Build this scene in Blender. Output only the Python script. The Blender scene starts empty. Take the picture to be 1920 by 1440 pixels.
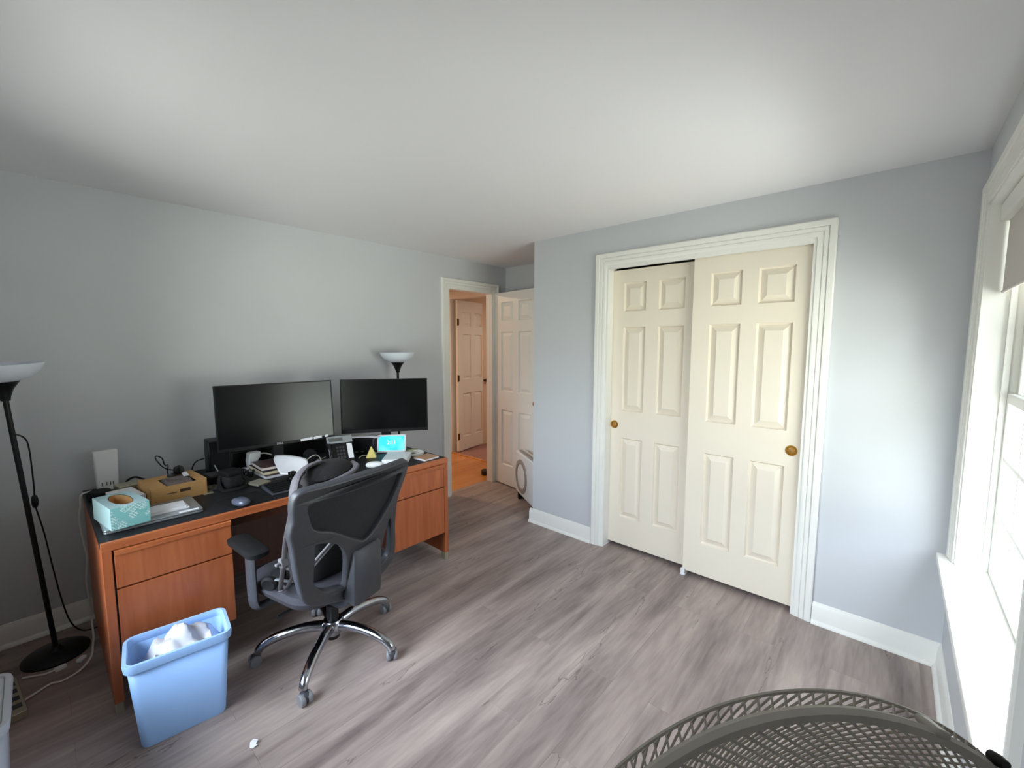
import bpy, bmesh, math, random
from mathutils import Vector, Matrix, Euler
random.seed(7)
S = bpy.context.scene
COL = S.collection
PI = math.pi
# ------------------------------------------------------------------ room numbers (metres)
XL, XR, YC, YN, H = -3.374, 0.254, 2.876, -0.33, 2.44
XA, YA = -2.33, 3.65            # closet bump-out end, alcove back wall
DT = 0.762                      # desk top height

# ------------------------------------------------------------------ materials
def rgb(r, g, b):
    f = lambda c: (c / 12.92 if c <= 0.04045 else ((c + 0.055) / 1.055) ** 2.4)
    return (f(r / 255), f(g / 255), f(b / 255), 1)
def mat(name, col, rough=0.5, metal=0.0, spec=0.5, noise=0.0, nscale=20.0, bump=0.0, bscale=200.0, coat=0.0, stretch=None):
    m = bpy.data.materials.new(name); m.use_nodes = True
    nt = m.node_tree; b = nt.nodes['Principled BSDF']
    b.inputs['Base Color'].default_value = col
    b.inputs['Roughness'].default_value = rough
    b.inputs['Metallic'].default_value = metal
    b.inputs['Specular IOR Level'].default_value = spec
    b.inputs['Coat Weight'].default_value = coat
    tc = nt.nodes.new('ShaderNodeTexCoord')
    vec = tc.outputs['Object']
    if stretch:
        mp = nt.nodes.new('ShaderNodeMapping'); mp.inputs['Scale'].default_value = stretch
        nt.links.new(vec, mp.inputs['Vector']); vec = mp.outputs['Vector']
    if noise > 0:
        n = nt.nodes.new('ShaderNodeTexNoise'); n.inputs['Scale'].default_value = nscale; n.inputs['Detail'].default_value = 6
        nt.links.new(vec, n.inputs['Vector'])
        mr = nt.nodes.new('ShaderNodeMapRange'); mr.inputs['From Min'].default_value = 0.3; mr.inputs['From Max'].default_value = 0.7
        mr.inputs['To Min'].default_value = 1 - noise; mr.inputs['To Max'].default_value = 1 + noise
        nt.links.new(n.outputs['Fac'], mr.inputs['Value'])
        mx = nt.nodes.new('ShaderNodeMix'); mx.data_type = 'RGBA'; mx.blend_type = 'MULTIPLY'
        mx.inputs['Factor'].default_value = 1.0
        mx.inputs[6].default_value = col
        nt.links.new(mr.outputs['Result'], mx.inputs[7])
        nt.links.new(mx.outputs[2], b.inputs['Base Color'])
    if bump > 0:
        n2 = nt.nodes.new('ShaderNodeTexNoise'); n2.inputs['Scale'].default_value = bscale; n2.inputs['Detail'].default_value = 3
        nt.links.new(vec, n2.inputs['Vector'])
        bp = nt.nodes.new('ShaderNodeBump'); bp.inputs['Strength'].default_value = bump; bp.inputs['Distance'].default_value = 0.002
        nt.links.new(n2.outputs['Fac'], bp.inputs['Height']); nt.links.new(bp.outputs['Normal'], b.inputs['Normal'])
    return m
M = {}
M['wall'] = mat('wall_paint', rgb(193, 195, 198), 0.6, noise=0.015, nscale=3, bump=0.08, bscale=300)
M['ceil'] = mat('ceiling_paint', rgb(226, 225, 227), 0.9, noise=0.01, nscale=2)
M['trim'] = mat('trim_paint', rgb(228, 227, 221), 0.35, noise=0.01, nscale=8)
M['door'] = mat('door_paint', rgb(225, 215, 198), 0.42, noise=0.012, nscale=6)
M['hallwall'] = mat('hall_paint', rgb(214, 190, 165), 0.7, noise=0.02, nscale=3)
M['brass'] = mat('brass', rgb(196, 146, 62), 0.25, 1.0, noise=0.08, nscale=40)
M['darkbrass'] = mat('aged_brass', rgb(150, 108, 46), 0.45, 0.35, noise=0.5, nscale=160)
M['bronze'] = mat('hinge_bronze', rgb(86, 68, 44), 0.35, 1.0, noise=0.1, nscale=60)
M['black'] = mat('black_plastic', rgb(13, 13, 15), 0.42, 0.0, 0.35, noise=0.1, nscale=60)
M['blackgloss'] = mat('black_gloss', rgb(12, 12, 13), 0.2, noise=0.05, nscale=30)
M['blackmatte'] = mat('black_matte', rgb(12, 12, 13), 0.75, 0.0, 0.3, noise=0.2, nscale=80, bump=0.2)
M['charcoal'] = mat('charcoal_plastic', rgb(58, 59, 64), 0.45, noise=0.08, nscale=50, bump=0.15, bscale=500)
M['darkfab'] = mat('dark_fabric', rgb(26, 25, 28), 0.9, noise=0.25, nscale=120, bump=0.6, bscale=500)
M['seatfab'] = mat('seat_fabric', rgb(52, 51, 58), 0.9, noise=0.2, nscale=160, bump=0.5, bscale=600)
M['bagfab'] = mat('bag_fabric', rgb(32, 29, 31), 0.85, noise=0.3, nscale=60, bump=0.5, bscale=400)
M['strap'] = mat('strap_webbing', rgb(92, 88, 92), 0.7, noise=0.15, nscale=150, bump=0.4, bscale=600)
M['greystrap'] = mat('grey_webbing', rgb(104, 102, 105), 0.7, noise=0.12, nscale=150)
M['chrome'] = mat('chrome', rgb(176, 180, 188), 0.13, 1.0, noise=0.03, nscale=20)
M['grey'] = mat('grey_plastic', rgb(122, 123, 127), 0.4, noise=0.05, nscale=50)
M['silver'] = mat('silver_metal', rgb(176, 182, 186), 0.32, 0.75, noise=0.03, nscale=80)
M['white'] = mat('white_plastic', rgb(226, 227, 228), 0.4, noise=0.012, nscale=20)
M['palegrey'] = mat('pale_grey_plastic', rgb(196, 202, 210), 0.45, noise=0.02, nscale=20)
M['paper'] = mat('white_paper', rgb(232, 232, 236), 0.85, noise=0.02, nscale=30)
M['page'] = mat('page_edges', rgb(222, 208, 178), 0.9, noise=0.12, nscale=120, stretch=(1, 1, 30))
M['page2'] = mat('cream_page_edges', rgb(228, 214, 206), 0.9, noise=0.1, nscale=120, stretch=(1, 1, 30))
M['bluebin'] = mat('blue_plastic', rgb(156, 194, 244), 0.42, noise=0.015, nscale=10)
M['bag'] = mat('white_bag', rgb(196, 197, 204), 0.45, noise=0.03, nscale=18, bump=0.3, bscale=25)
M['card'] = mat('cardboard', rgb(186, 142, 88), 0.85, noise=0.08, nscale=50, stretch=(1, 1, 4))
M['pulp'] = mat('grey_pulp', rgb(106, 96, 92), 0.95, noise=0.2, nscale=80, bump=0.6, bscale=200)
M['lampshade'] = mat('frosted_shade', rgb(224, 230, 240), 0.5, noise=0.012, nscale=10)
M['yellow'] = mat('yellow_plastic', rgb(226, 205, 120), 0.55, noise=0.05, nscale=30)
M['tan'] = mat('tan_cover', rgb(178, 138, 108), 0.7, noise=0.08, nscale=60)
M['leaf'] = mat('pale_green_card', rgb(178, 182, 138), 0.8, noise=0.05, nscale=50)
M['cable'] = mat('white_cable', rgb(224, 221, 212), 0.5, noise=0.03, nscale=60)
M['fan'] = mat('fan_metal', rgb(196, 191, 182), 0.45, 0.0, noise=0.06, nscale=40)
M['shadecloth'] = mat('roller_cloth', rgb(196, 190, 184), 0.85, noise=0.03, nscale=150)
M['carpet'] = mat('hall_carpet', rgb(150, 112, 104), 1.0, noise=0.25, nscale=150, bump=0.6, bscale=300)
M['rubber'] = mat('dark_rubber', rgb(40, 40, 43), 0.6, noise=0.1, nscale=60)
M['label'] = mat('dark_print', rgb(70, 52, 34), 0.8, noise=0.2, nscale=90)
M['logo'] = mat('logo_white', rgb(205, 205, 205), 0.5, noise=0.02, nscale=60)
M['lcd'] = mat('lcd_grey', rgb(92, 95, 92), 0.3, noise=0.1, nscale=60)
M['steelgrey'] = mat('steel_blue_plastic', rgb(82, 88, 104), 0.28, 0.2, noise=0.05, nscale=40)
M['redcover'] = mat('dark_red_cover', rgb(52, 26, 26), 0.45, noise=0.6, nscale=24)
M['screenframe'] = M['black']
M['glide'] = mat('metal_glide', rgb(178, 172, 150), 0.35, 0.6, noise=0.05, nscale=60)
M['tank'] = mat('pale_ring', rgb(150, 142, 136), 0.5, noise=0.05, nscale=40)
M['deskblack'] = mat('desk_black_top', rgb(26, 27, 30), 0.5, 0.0, 0.3, noise=0.2, nscale=90, bump=0.25, bscale=400)

def screen_mat():
    m = mat('screen_glass', rgb(3, 3, 4), 0.21, noise=0.05, nscale=30)
    m.node_tree.nodes['Principled BSDF'].inputs['Specular IOR Level'].default_value = 0.5
    return m
M['screen'] = screen_mat()

def wood_mat(name, c1, c2, axis):
    m = bpy.data.materials.new(name); m.use_nodes = True
    nt = m.node_tree; b = nt.nodes['Principled BSDF']; b.inputs['Roughness'].default_value = 0.38
    tc = nt.nodes.new('ShaderNodeTexCoord'); mp = nt.nodes.new('ShaderNodeMapping')
    sc = [14, 14, 14]; sc[axis] = 1.2
    mp.inputs['Scale'].default_value = sc
    n = nt.nodes.new('ShaderNodeTexNoise'); n.inputs['Scale'].default_value = 2.2; n.inputs['Detail'].default_value = 8; n.inputs['Distortion'].default_value = 0.6
    cr = nt.nodes.new('ShaderNodeValToRGB')
    cr.color_ramp.elements[0].position = 0.3; cr.color_ramp.elements[0].color = c1
    cr.color_ramp.elements[1].position = 0.72; cr.color_ramp.elements[1].color = c2
    L = nt.links.new
    L(tc.outputs['Object'], mp.inputs['Vector']); L(mp.outputs['Vector'], n.inputs['Vector'])
    L(n.outputs['Fac'], cr.inputs['Fac']); L(cr.outputs['Color'], b.inputs['Base Color'])
    return m
M['wood'] = wood_mat('cherry_wood', rgb(160, 84, 46), rgb(184, 104, 62), 2)
M['woodedge'] = wood_mat('cherry_wood_edge', rgb(158, 84, 46), rgb(190, 110, 66), 1)
M['woodin'] = wood_mat('shaded_wood', rgb(74, 40, 26), rgb(92, 50, 32), 2)  # darker copy of the cherry; knee-hole shade put into the colour

def plank_mat(name, cols, along_y=True, width=0.18, length=1.25, rough=0.42, crack=True):
    m = bpy.data.materials.new(name); m.use_nodes = True
    nt = m.node_tree; b = nt.nodes['Principled BSDF']; L = nt.links.new
    b.inputs['Roughness'].default_value = rough
    b.inputs['Specular IOR Level'].default_value = 0.4
    tc = nt.nodes.new('ShaderNodeTexCoord')
    mp = nt.nodes.new('ShaderNodeMapping')
    if along_y: mp.inputs['Rotation'].default_value = (0, 0, PI / 2)
    L(tc.outputs['Object'], mp.inputs['Vector'])
    br = nt.nodes.new('ShaderNodeTexBrick')
    br.inputs['Scale'].default_value = 1.0
    br.inputs['Brick Width'].default_value = length; br.inputs['Row Height'].default_value = width
    br.inputs['Mortar Size'].default_value = 0.0012; br.inputs['Mortar Smooth'].default_value = 0.3
    br.inputs['Color1'].default_value = (0.35, 0.35, 0.35, 1); br.inputs['Color2'].default_value = (0.65, 0.65, 0.65, 1)
    br.inputs['Mortar'].default_value = (0.0, 0.0, 0.0, 1)
    br.offset = 0.37; br.offset_frequency = 2
    L(mp.outputs['Vector'], br.inputs['Vector'])
    mp2 = nt.nodes.new('ShaderNodeMapping'); mp2.inputs['Scale'].default_value = (0.8, 6.5, 1)
    L(mp.outputs['Vector'], mp2.inputs['Vector'])
    wn = nt.nodes.new('ShaderNodeVectorMath'); wn.operation = 'MULTIPLY_ADD'
    wn.inputs[1].default_value = (0.9, 0.9, 0.9)
    L(br.outputs['Color'], wn.inputs[0]); L(mp2.outputs['Vector'], wn.inputs[2])
    n = nt.nodes.new('ShaderNodeTexNoise'); n.inputs['Scale'].default_value = 1.3; n.inputs['Detail'].default_value = 6; n.inputs['Distortion'].default_value = 0.5
    L(wn.outputs[0], n.inputs['Vector'])
    n3 = nt.nodes.new('ShaderNodeTexNoise'); n3.inputs['Scale'].default_value = 9; n3.inputs['Detail'].default_value = 4
    L(wn.outputs[0], n3.inputs['Vector'])
    ad = nt.nodes.new('ShaderNodeMath'); ad.operation = 'MULTIPLY_ADD'; ad.inputs[1].default_value = 0.3
    L(n3.outputs['Fac'], ad.inputs[0]); L(n.outputs['Fac'], ad.inputs[2])
    cr = nt.nodes.new('ShaderNodeValToRGB'); els = cr.color_ramp.elements
    els[0].position = 0.42; els[0].color = cols[0]
    els[1].position = 0.85; els[1].color = cols[2]
    e = els.new(0.62); e.color = cols[1]
    L(ad.outputs[0], cr.inputs['Fac'])
    mx = nt.nodes.new('ShaderNodeMix'); mx.data_type = 'RGBA'; mx.inputs[7].default_value = cols[3]
    inv = nt.nodes.new('ShaderNodeMath'); inv.operation = 'MULTIPLY'; inv.inputs[1].default_value = 0.16
    L(br.outputs['Fac'], inv.inputs[0]); L(inv.outputs[0], mx.inputs['Factor'])
    L(cr.outputs['Color'], mx.inputs[6])
    out = mx.outputs[2]
    if crack:      # thin dark cracks of the rustic plank print, running with the grain
        mp3 = nt.nodes.new('ShaderNodeMapping'); mp3.inputs['Scale'].default_value = (1.1, 7, 1)
        L(mp.outputs['Vector'], mp3.inputs['Vector'])
        wn2 = nt.nodes.new('ShaderNodeVectorMath'); wn2.operation = 'MULTIPLY_ADD'; wn2.inputs[1].default_value = (2, 2, 2)
        L(br.outputs['Color'], wn2.inputs[0]); L(mp3.outputs['Vector'], wn2.inputs[2])
        v = nt.nodes.new('ShaderNodeTexNoise'); v.inputs['Scale'].default_value = 1.3; v.inputs['Detail'].default_value = 5
        L(wn2.outputs[0], v.inputs['Vector'])
        m1 = nt.nodes.new('ShaderNodeMath'); m1.operation = 'SUBTRACT'; m1.inputs[1].default_value = 0.66
        m2 = nt.nodes.new('ShaderNodeMath'); m2.operation = 'ABSOLUTE'
        m3 = nt.nodes.new('ShaderNodeMapRange'); m3.inputs['From Min'].default_value = 0.0; m3.inputs['From Max'].default_value = 0.008
        m3.inputs['To Min'].default_value = 0.6; m3.inputs['To Max'].default_value = 0.0
        L(v.outputs['Fac'], m1.inputs[0]); L(m1.outputs[0], m2.inputs[0]); L(m2.outputs[0], m3.inputs['Value'])
        mx2 = nt.nodes.new('ShaderNodeMix'); mx2.data_type = 'RGBA'; mx2.inputs[7].default_value = cols[3]
        L(m3.outputs['Result'], mx2.inputs['Factor']); L(out, mx2.inputs[6]); out = mx2.outputs[2]
    L(out, b.inputs['Base Color'])
    bp = nt.nodes.new('ShaderNodeBump'); bp.inputs['Strength'].default_value = 0.12; bp.inputs['Distance'].default_value = 0.002
    L(ad.outputs[0], bp.inputs['Height']); L(bp.outputs['Normal'], b.inputs['Normal'])
    return m
M['floor'] = plank_mat('grey_plank_floor', [rgb(114, 101, 98), rgb(147, 132, 127), rgb(176, 160, 152), rgb(64, 54, 51)])
M['hallfloor'] = plank_mat('oak_floor', [rgb(176, 112, 56), rgb(196, 130, 68), rgb(208, 146, 84), rgb(110, 64, 30)], True, 0.06, 0.9, 0.25, False)

def mesh_cloth_mat():
    m = mat('mesh_back', rgb(34, 34, 38), 0.8, noise=0.2, nscale=300)
    nt = m.node_tree; b = nt.nodes['Principled BSDF']; L = nt.links.new
    tc = nt.nodes.new('ShaderNodeTexCoord')
    ck = nt.nodes.new('ShaderNodeTexVoronoi'); ck.inputs['Scale'].default_value = 330
    L(tc.outputs['Object'], ck.inputs['Vector'])
    mr = nt.nodes.new('ShaderNodeMapRange'); mr.inputs['From Min'].default_value = 0.12; mr.inputs['From Max'].default_value = 0.3
    mr.inputs['To Min'].default_value = 0.45; mr.inputs['To Max'].default_value = 1.0
    L(ck.outputs['Distance'], mr.inputs['Value']); L(mr.outputs['Result'], b.inputs['Alpha'])
    return m
M['mesh'] = mesh_cloth_mat()

def glass_mat():
    m = bpy.data.materials.new('window_glass'); m.use_nodes = True
    nt = m.node_tree; nt.nodes.remove(nt.nodes['Principled BSDF']); out = nt.nodes['Material Output']
    t = nt.nodes.new('ShaderNodeBsdfTransparent'); t.inputs['Color'].default_value = (0.95, 0.98, 0.96, 1)
    g = nt.nodes.new('ShaderNodeBsdfGlossy'); g.inputs['Roughness'].default_value = 0.02
    fr = nt.nodes.new('ShaderNodeFresnel'); fr.inputs['IOR'].default_value = 1.25
    n = nt.nodes.new('ShaderNodeTexNoise'); n.inputs['Scale'].default_value = 3
    bp = nt.nodes.new('ShaderNodeBump'); bp.inputs['Strength'].default_value = 0.02
    nt.links.new(n.outputs['Fac'], bp.inputs['Height']); nt.links.new(bp.outputs['Normal'], g.inputs['Normal'])
    mx = nt.nodes.new('ShaderNodeMixShader')
    nt.links.new(fr.outputs['Fac'], mx.inputs[0]); nt.links.new(t.outputs[0], mx.inputs[1]); nt.links.new(g.outputs[0], mx.inputs[2])
    nt.links.new(mx.outputs[0], out.inputs['Surface'])
    return m
M['glass'] = glass_mat()

def tissue_mat():
    # teal carton with a scattered white dash print
    m = mat('tissue_print', rgb(120, 192, 190), 0.5)
    nt = m.node_tree; b = nt.nodes['Principled BSDF']; L = nt.links.new
    tc = nt.nodes.new('ShaderNodeTexCoord'); mp = nt.nodes.new('ShaderNodeMapping'); mp.inputs['Scale'].default_value = (1, 1, 1)
    L(tc.outputs['Object'], mp.inputs['Vector'])
    sx = nt.nodes.new('ShaderNodeSeparateXYZ'); L(mp.outputs['Vector'], sx.inputs[0])
    cb = nt.nodes.new('ShaderNodeCombineXYZ'); L(sx.outputs['Y'], cb.inputs['X']); L(sx.outputs['Z'], cb.inputs['Y'])
    br = nt.nodes.new('ShaderNodeTexBrick'); br.inputs['Scale'].default_value = 1
    br.inputs['Brick Width'].default_value = 0.016; br.inputs['Row Height'].default_value = 0.0065
    br.inputs['Mortar Size'].default_value = 0.0019
    br.inputs['Color1'].default_value = (1, 1, 1, 1); br.inputs['Color2'].default_value = (1, 1, 1, 1); br.inputs['Mortar'].default_value = (0, 0, 0, 1)
    L(cb.outputs[0], br.inputs['Vector'])
    vo = nt.nodes.new('ShaderNodeTexVoronoi'); vo.inputs['Scale'].default_value = 26; vo.inputs['Randomness'].default_value = 0.6
    L(cb.outputs[0], vo.inputs['Vector'])
    lt = nt.nodes.new('ShaderNodeMath'); lt.operation = 'LESS_THAN'; lt.inputs[1].default_value = 0.50
    L(vo.outputs['Distance'], lt.inputs[0])
    mu = nt.nodes.new('ShaderNodeMath'); mu.operation = 'MULTIPLY'
    L(br.outputs['Color'], mu.inputs[0]); L(lt.outputs[0], mu.inputs[1])
    mx = nt.nodes.new('ShaderNodeMix'); mx.data_type = 'RGBA'
    mx.inputs[6].default_value = rgb(132, 196, 198); mx.inputs[7].default_value = rgb(226, 238, 240)
    L(mu.outputs[0], mx.inputs['Factor']); L(mx.outputs[2], b.inputs['Base Color'])
    return m
M['tissue'] = tissue_mat()
M['teal'] = mat('tissue_side', rgb(166, 196, 200), 0.5, noise=0.03, nscale=30)

def emit_mat(name, c1, c2, strength):
    m = bpy.data.materials.new(name); m.use_nodes = True
    nt = m.node_tree; b = nt.nodes['Principled BSDF']; L = nt.links.new
    tc = nt.nodes.new('ShaderNodeTexCoord')
    n = nt.nodes.new('ShaderNodeTexNoise'); n.inputs['Scale'].default_value = 9; n.inputs['Detail'].default_value = 1
    L(tc.outputs['Object'], n.inputs['Vector'])
    cr = nt.nodes.new('ShaderNodeValToRGB')
    cr.color_ramp.elements[0].position = 0.45; cr.color_ramp.elements[0].color = c1
    cr.color_ramp.elements[1].position = 0.72; cr.color_ramp.elements[1].color = c2
    L(n.outputs['Fac'], cr.inputs['Fac'])
    b.inputs['Base Color'].default_value = (0.01, 0.01, 0.01, 1)
    L(cr.outputs['Color'], b.inputs['Emission Color']); b.inputs['Emission Strength'].default_value = strength
    b.inputs['Roughness'].default_value = 0.3
    return m
M['cyan'] = emit_mat('display_cyan', rgb(28, 196, 222), rgb(120, 226, 236), 1.0)
M['clock'] = emit_mat('display_digits', rgb(235, 250, 252), rgb(250, 255, 255), 1.1)

# ------------------------------------------------------------------ mesh helpers
def BM(): return bmesh.new()
def bx(bm, x0, x1, y0, y1, z0, z1, mtx=None):
    v = [bm.verts.new((x, y, z)) for x in (x0, x1) for y in (y0, y1) for z in (z0, z1)]
    for f in ((0, 1, 3, 2), (4, 6, 7, 5), (0, 4, 5, 1), (2, 3, 7, 6), (0, 2, 6, 4), (1, 5, 7, 3)):
        bm.faces.new([v[i] for i in f])
    if mtx is not None: bmesh.ops.transform(bm, matrix=mtx, verts=v)
    return v
def catmull(pts, n=6, closed=False):
    P = [Vector(p) for p in pts]; out = []; N = len(P)
    rng = range(N if closed else N - 1)
    for i in rng:
        if closed: p0, p1, p2, p3 = P[(i - 1) % N], P[i], P[(i + 1) % N], P[(i + 2) % N]
        else:
            p1, p2 = P[i], P[i + 1]
            p0 = P[i - 1] if i > 0 else p1 * 2 - p2
            p3 = P[i + 2] if i + 2 < N else p2 * 2 - p1
        for k in range(n):
            t = k / n
            out.append(0.5 * ((2 * p1) + (p2 - p0) * t + (2 * p0 - 5 * p1 + 4 * p2 - p3) * t * t + (3 * p1 - p0 - 3 * p2 + p3) * t ** 3))
    if not closed: out.append(P[-1])
    return out
def tube(bm, pts, r, seg=8, closed=False, flat=None, up=None):
    """sweep a round (or flattened: flat=(rx, ry)) profile along pts; r may be a list"""
    P = [Vector(p) for p in pts]; N = len(P); rings = []
    prev = None
    for i in range(N):
        a = P[(i - 1) % N] if (closed or i > 0) else P[i]
        c = P[(i + 1) % N] if (closed or i < N - 1) else P[i]
        t = (c - a)
        if t.length < 1e-9: t = Vector((0, 0, 1))
        t.normalize()
        if prev is None:
            ref = Vector(up) if up is not None else (Vector((0, 0, 1)) if abs(t.z) < 0.9 else Vector((1, 0, 0)))
            nrm = (ref - t * ref.dot(t)).normalized()
        else:
            nrm = prev - t * prev.dot(t)
            nrm = nrm.normalized() if nrm.length > 1e-6 else t.orthogonal().normalized()
        prev = nrm; bn = t.cross(nrm)
        rr = r[i] if isinstance(r, (list, tuple)) else r
        ra, rb = (rr, rr) if flat is None else flat
        rings.append([bm.verts.new(P[i] + nrm * (math.cos(2 * PI * k / seg) * ra) + bn * (math.sin(2 * PI * k / seg) * rb)) for k in range(seg)])
    for i in range(N if closed else N - 1):
        A, B = rings[i], rings[(i + 1) % N]
        for k in range(seg):
            bm.faces.new((A[k], A[(k + 1) % seg], B[(k + 1) % seg], B[k]))
    if not closed:
        bm.faces.new(rings[0][::-1]); bm.faces.new(rings[-1])
    return [v for rg in rings for v in rg]
def lathe(bm, prof, seg=32, mtx=None):
    rings = []; vs = []
    for r, z in prof:
        if r < 1e-6: rg = [bm.verts.new((0, 0, z))]
        else: rg = [bm.verts.new((r * math.cos(2 * PI * k / seg), r * math.sin(2 * PI * k / seg), z)) for k in range(seg)]
        rings.append(rg); vs += rg
    for A, B in zip(rings, rings[1:]):
        for k in range(seg):
            k2 = (k + 1) % seg
            if len(A) == 1 and len(B) == 1: continue
            if len(A) == 1: bm.faces.new((A[0], B[k2], B[k]))
            elif len(B) == 1: bm.faces.new((A[k], A[k2], B[0]))
            else: bm.faces.new((A[k], A[k2], B[k2], B[k]))
    if mtx is not None: bmesh.ops.transform(bm, matrix=mtx, verts=vs)
    return vs
def prism(bm, poly, z0, z1, mtx=None):
    a = [bm.verts.new((x, y, z0)) for x, y in poly]; b = [bm.verts.new((x, y, z1)) for x, y in poly]
    n = len(poly)
    bm.faces.new(a[::-1]); bm.faces.new(b)
    for i in range(n): bm.faces.new((a[i], a[(i + 1) % n], b[(i + 1) % n], b[i]))
    if mtx is not None: bmesh.ops.transform(bm, matrix=mtx, verts=a + b)
    return a + b
def rrect(x0, x1, y0, y1, r, n=5):
    out = []
    for cx, cy, a0 in ((x1 - r, y1 - r, 0), (x0 + r, y1 - r, 90), (x0 + r, y0 + r, 180), (x1 - r, y0 + r, 270)):
        for k in range(n + 1):
            a = math.radians(a0 + 90 * k / n); out.append((cx + r * math.cos(a), cy + r * math.sin(a)))
    return out
def loft(bm, loops, cap0=True, cap1=True, closed=True):
    R = [[bm.verts.new(p) for p in lp] for lp in loops]; n = len(R[0])
    for A, B in zip(R, R[1:]):
        for k in range(n if closed else n - 1):
            bm.faces.new((A[k], A[(k + 1) % n], B[(k + 1) % n], B[k]))
    if cap0: bm.faces.new(R[0][::-1])
    if cap1: bm.faces.new(R[-1])
    return [v for r in R for v in r]
def sellip(bm, c, rad, e=0.6, nu=20, nv=12, mtx=None):
    f = lambda v: math.copysign(abs(v) ** e, v)
    vs = []; rows = []
    for j in range(nv + 1):
        ph = -PI / 2 + PI * j / nv
        row = []
        for i in range(nu):
            th = 2 * PI * i / nu
            p = (c[0] + rad[0] * f(math.cos(ph)) * f(math.cos(th)), c[1] + rad[1] * f(math.cos(ph)) * f(math.sin(th)), c[2] + rad[2] * f(math.sin(ph)))
            row.append(bm.verts.new(p))
        rows.append(row); vs += row
    for A, B in zip(rows, rows[1:]):
        for i in range(nu): bm.faces.new((A[i], A[(i + 1) % nu], B[(i + 1) % nu], B[i]))
    bmesh.ops.remove_doubles(bm, verts=vs, dist=1e-5)
    vs = [v for v in vs if v.is_valid]
    if mtx is not None: bmesh.ops.transform(bm, matrix=mtx, verts=vs)
    return vs
def obj(name, bm, m, parent=None, smooth=True, bevel=0.0, subsurf=0, solid=0.0):
    me = bpy.data.meshes.new(name)
    if isinstance(bm, bpy.types.Mesh): me = bm; me.name = name
    else:
        bmesh.ops.recalc_face_normals(bm, faces=bm.faces[:]); bm.to_mesh(me); bm.free()
    mats = m if isinstance(m, (list, tuple)) else [m]
    me.materials.clear()
    for q in mats: me.materials.append(q)
    if smooth:
        for p in me.polygons: p.use_smooth = True
        me.set_sharp_from_angle(angle=math.radians(38))
    o = bpy.data.objects.new(name, me); COL.objects.link(o)
    if parent is not None: o.parent = parent
    if solid:
        q = o.modifiers.new('thick', 'SOLIDIFY'); q.thickness = solid; q.offset = 0
    if bevel > 0:
        q = o.modifiers.new('edge', 'BEVEL'); q.width = bevel; q.segments = 2; q.limit_method = 'ANGLE'; q.angle_limit = math.radians(40)
    if subsurf:
        q = o.modifiers.new('round', 'SUBSURF'); q.levels = subsurf; q.render_levels = subsurf
    return o
def tag(o, label, cat, group=None):
    o['label'] = label; o['category'] = cat
    if group: o['group'] = group
    return o
def thing(name, label, cat, loc=(0, 0, 0), rotz=0.0, group=None):
    o = bpy.data.objects.new(name, None); COL.objects.link(o)
    o.empty_display_size = 0.1; o.location = loc; o.rotation_euler = (0, 0, rotz)
    return tag(o, label, cat, group)
def struct(name, bm, m, label=None, cat=None, **k):
    o = obj(name, bm, m, **k); o['kind'] = 'structure'
    if label: o['label'] = label
    if cat: o['category'] = cat
    return o
def sthing(name, loc, rotz=0.0, label=None, cat=None):
    o = bpy.data.objects.new(name, None); COL.objects.link(o); o.location = loc; o.rotation_euler = (0, 0, rotz); o['kind'] = 'structure'
    if label: o['label'] = label
    if cat: o['category'] = cat
    return o
def dup(root, loc, rotz, label, group=None):
    r = root.copy(); COL.objects.link(r); r.location = loc; r.rotation_euler = (0, 0, rotz); r['label'] = label
    if group: r['group'] = group
    for ch in list(root.children):
        c = ch.copy(); COL.objects.link(c); c.parent = r
        for g in list(ch.children):
            d = g.copy(); COL.objects.link(d); d.parent = c
    return r
def curve_mesh(loops, ext, bev=0.0, res=6):
    """filled 2-D outline (first loop outer, others holes) extruded +-ext -> mesh"""
    cu = bpy.data.curves.new('tmp', 'CURVE'); cu.dimensions = '2D'; cu.fill_mode = 'BOTH'; cu.extrude = ext; cu.bevel_depth = bev; cu.bevel_resolution = 2
    for lp in loops:
        pts = catmull([(x, y, 0) for x, y in lp], res, True)
        sp = cu.splines.new('POLY'); sp.points.add(len(pts) - 1); sp.use_cyclic_u = True
        for p, q in zip(sp.points, pts): p.co = (q.x, q.y, 0, 1)
    o = bpy.data.objects.new('tmp', cu); COL.objects.link(o)
    dg = bpy.context.evaluated_depsgraph_get(); me = bpy.data.meshes.new_from_object(o.evaluated_get(dg))
    bpy.data.objects.remove(o); bpy.data.curves.remove(cu)
    return me
def text_mesh(s, size, ext=0.0005):
    cu = bpy.data.curves.new('tmp', 'FONT'); cu.body = s; cu.size = size; cu.extrude = ext; cu.align_x = 'CENTER'; cu.align_y = 'CENTER'
    o = bpy.data.objects.new('tmp', cu); COL.objects.link(o)
    dg = bpy.context.evaluated_depsgraph_get(); me = bpy.data.meshes.new_from_object(o.evaluated_get(dg))
    bpy.data.objects.remove(o); bpy.data.curves.remove(cu)
    return me
def tmesh(me, mtx):
    me.transform(mtx); return me
T = Matrix.Translation
def R(a, ax): return Matrix.Rotation(math.radians(a), 4, ax)

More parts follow.
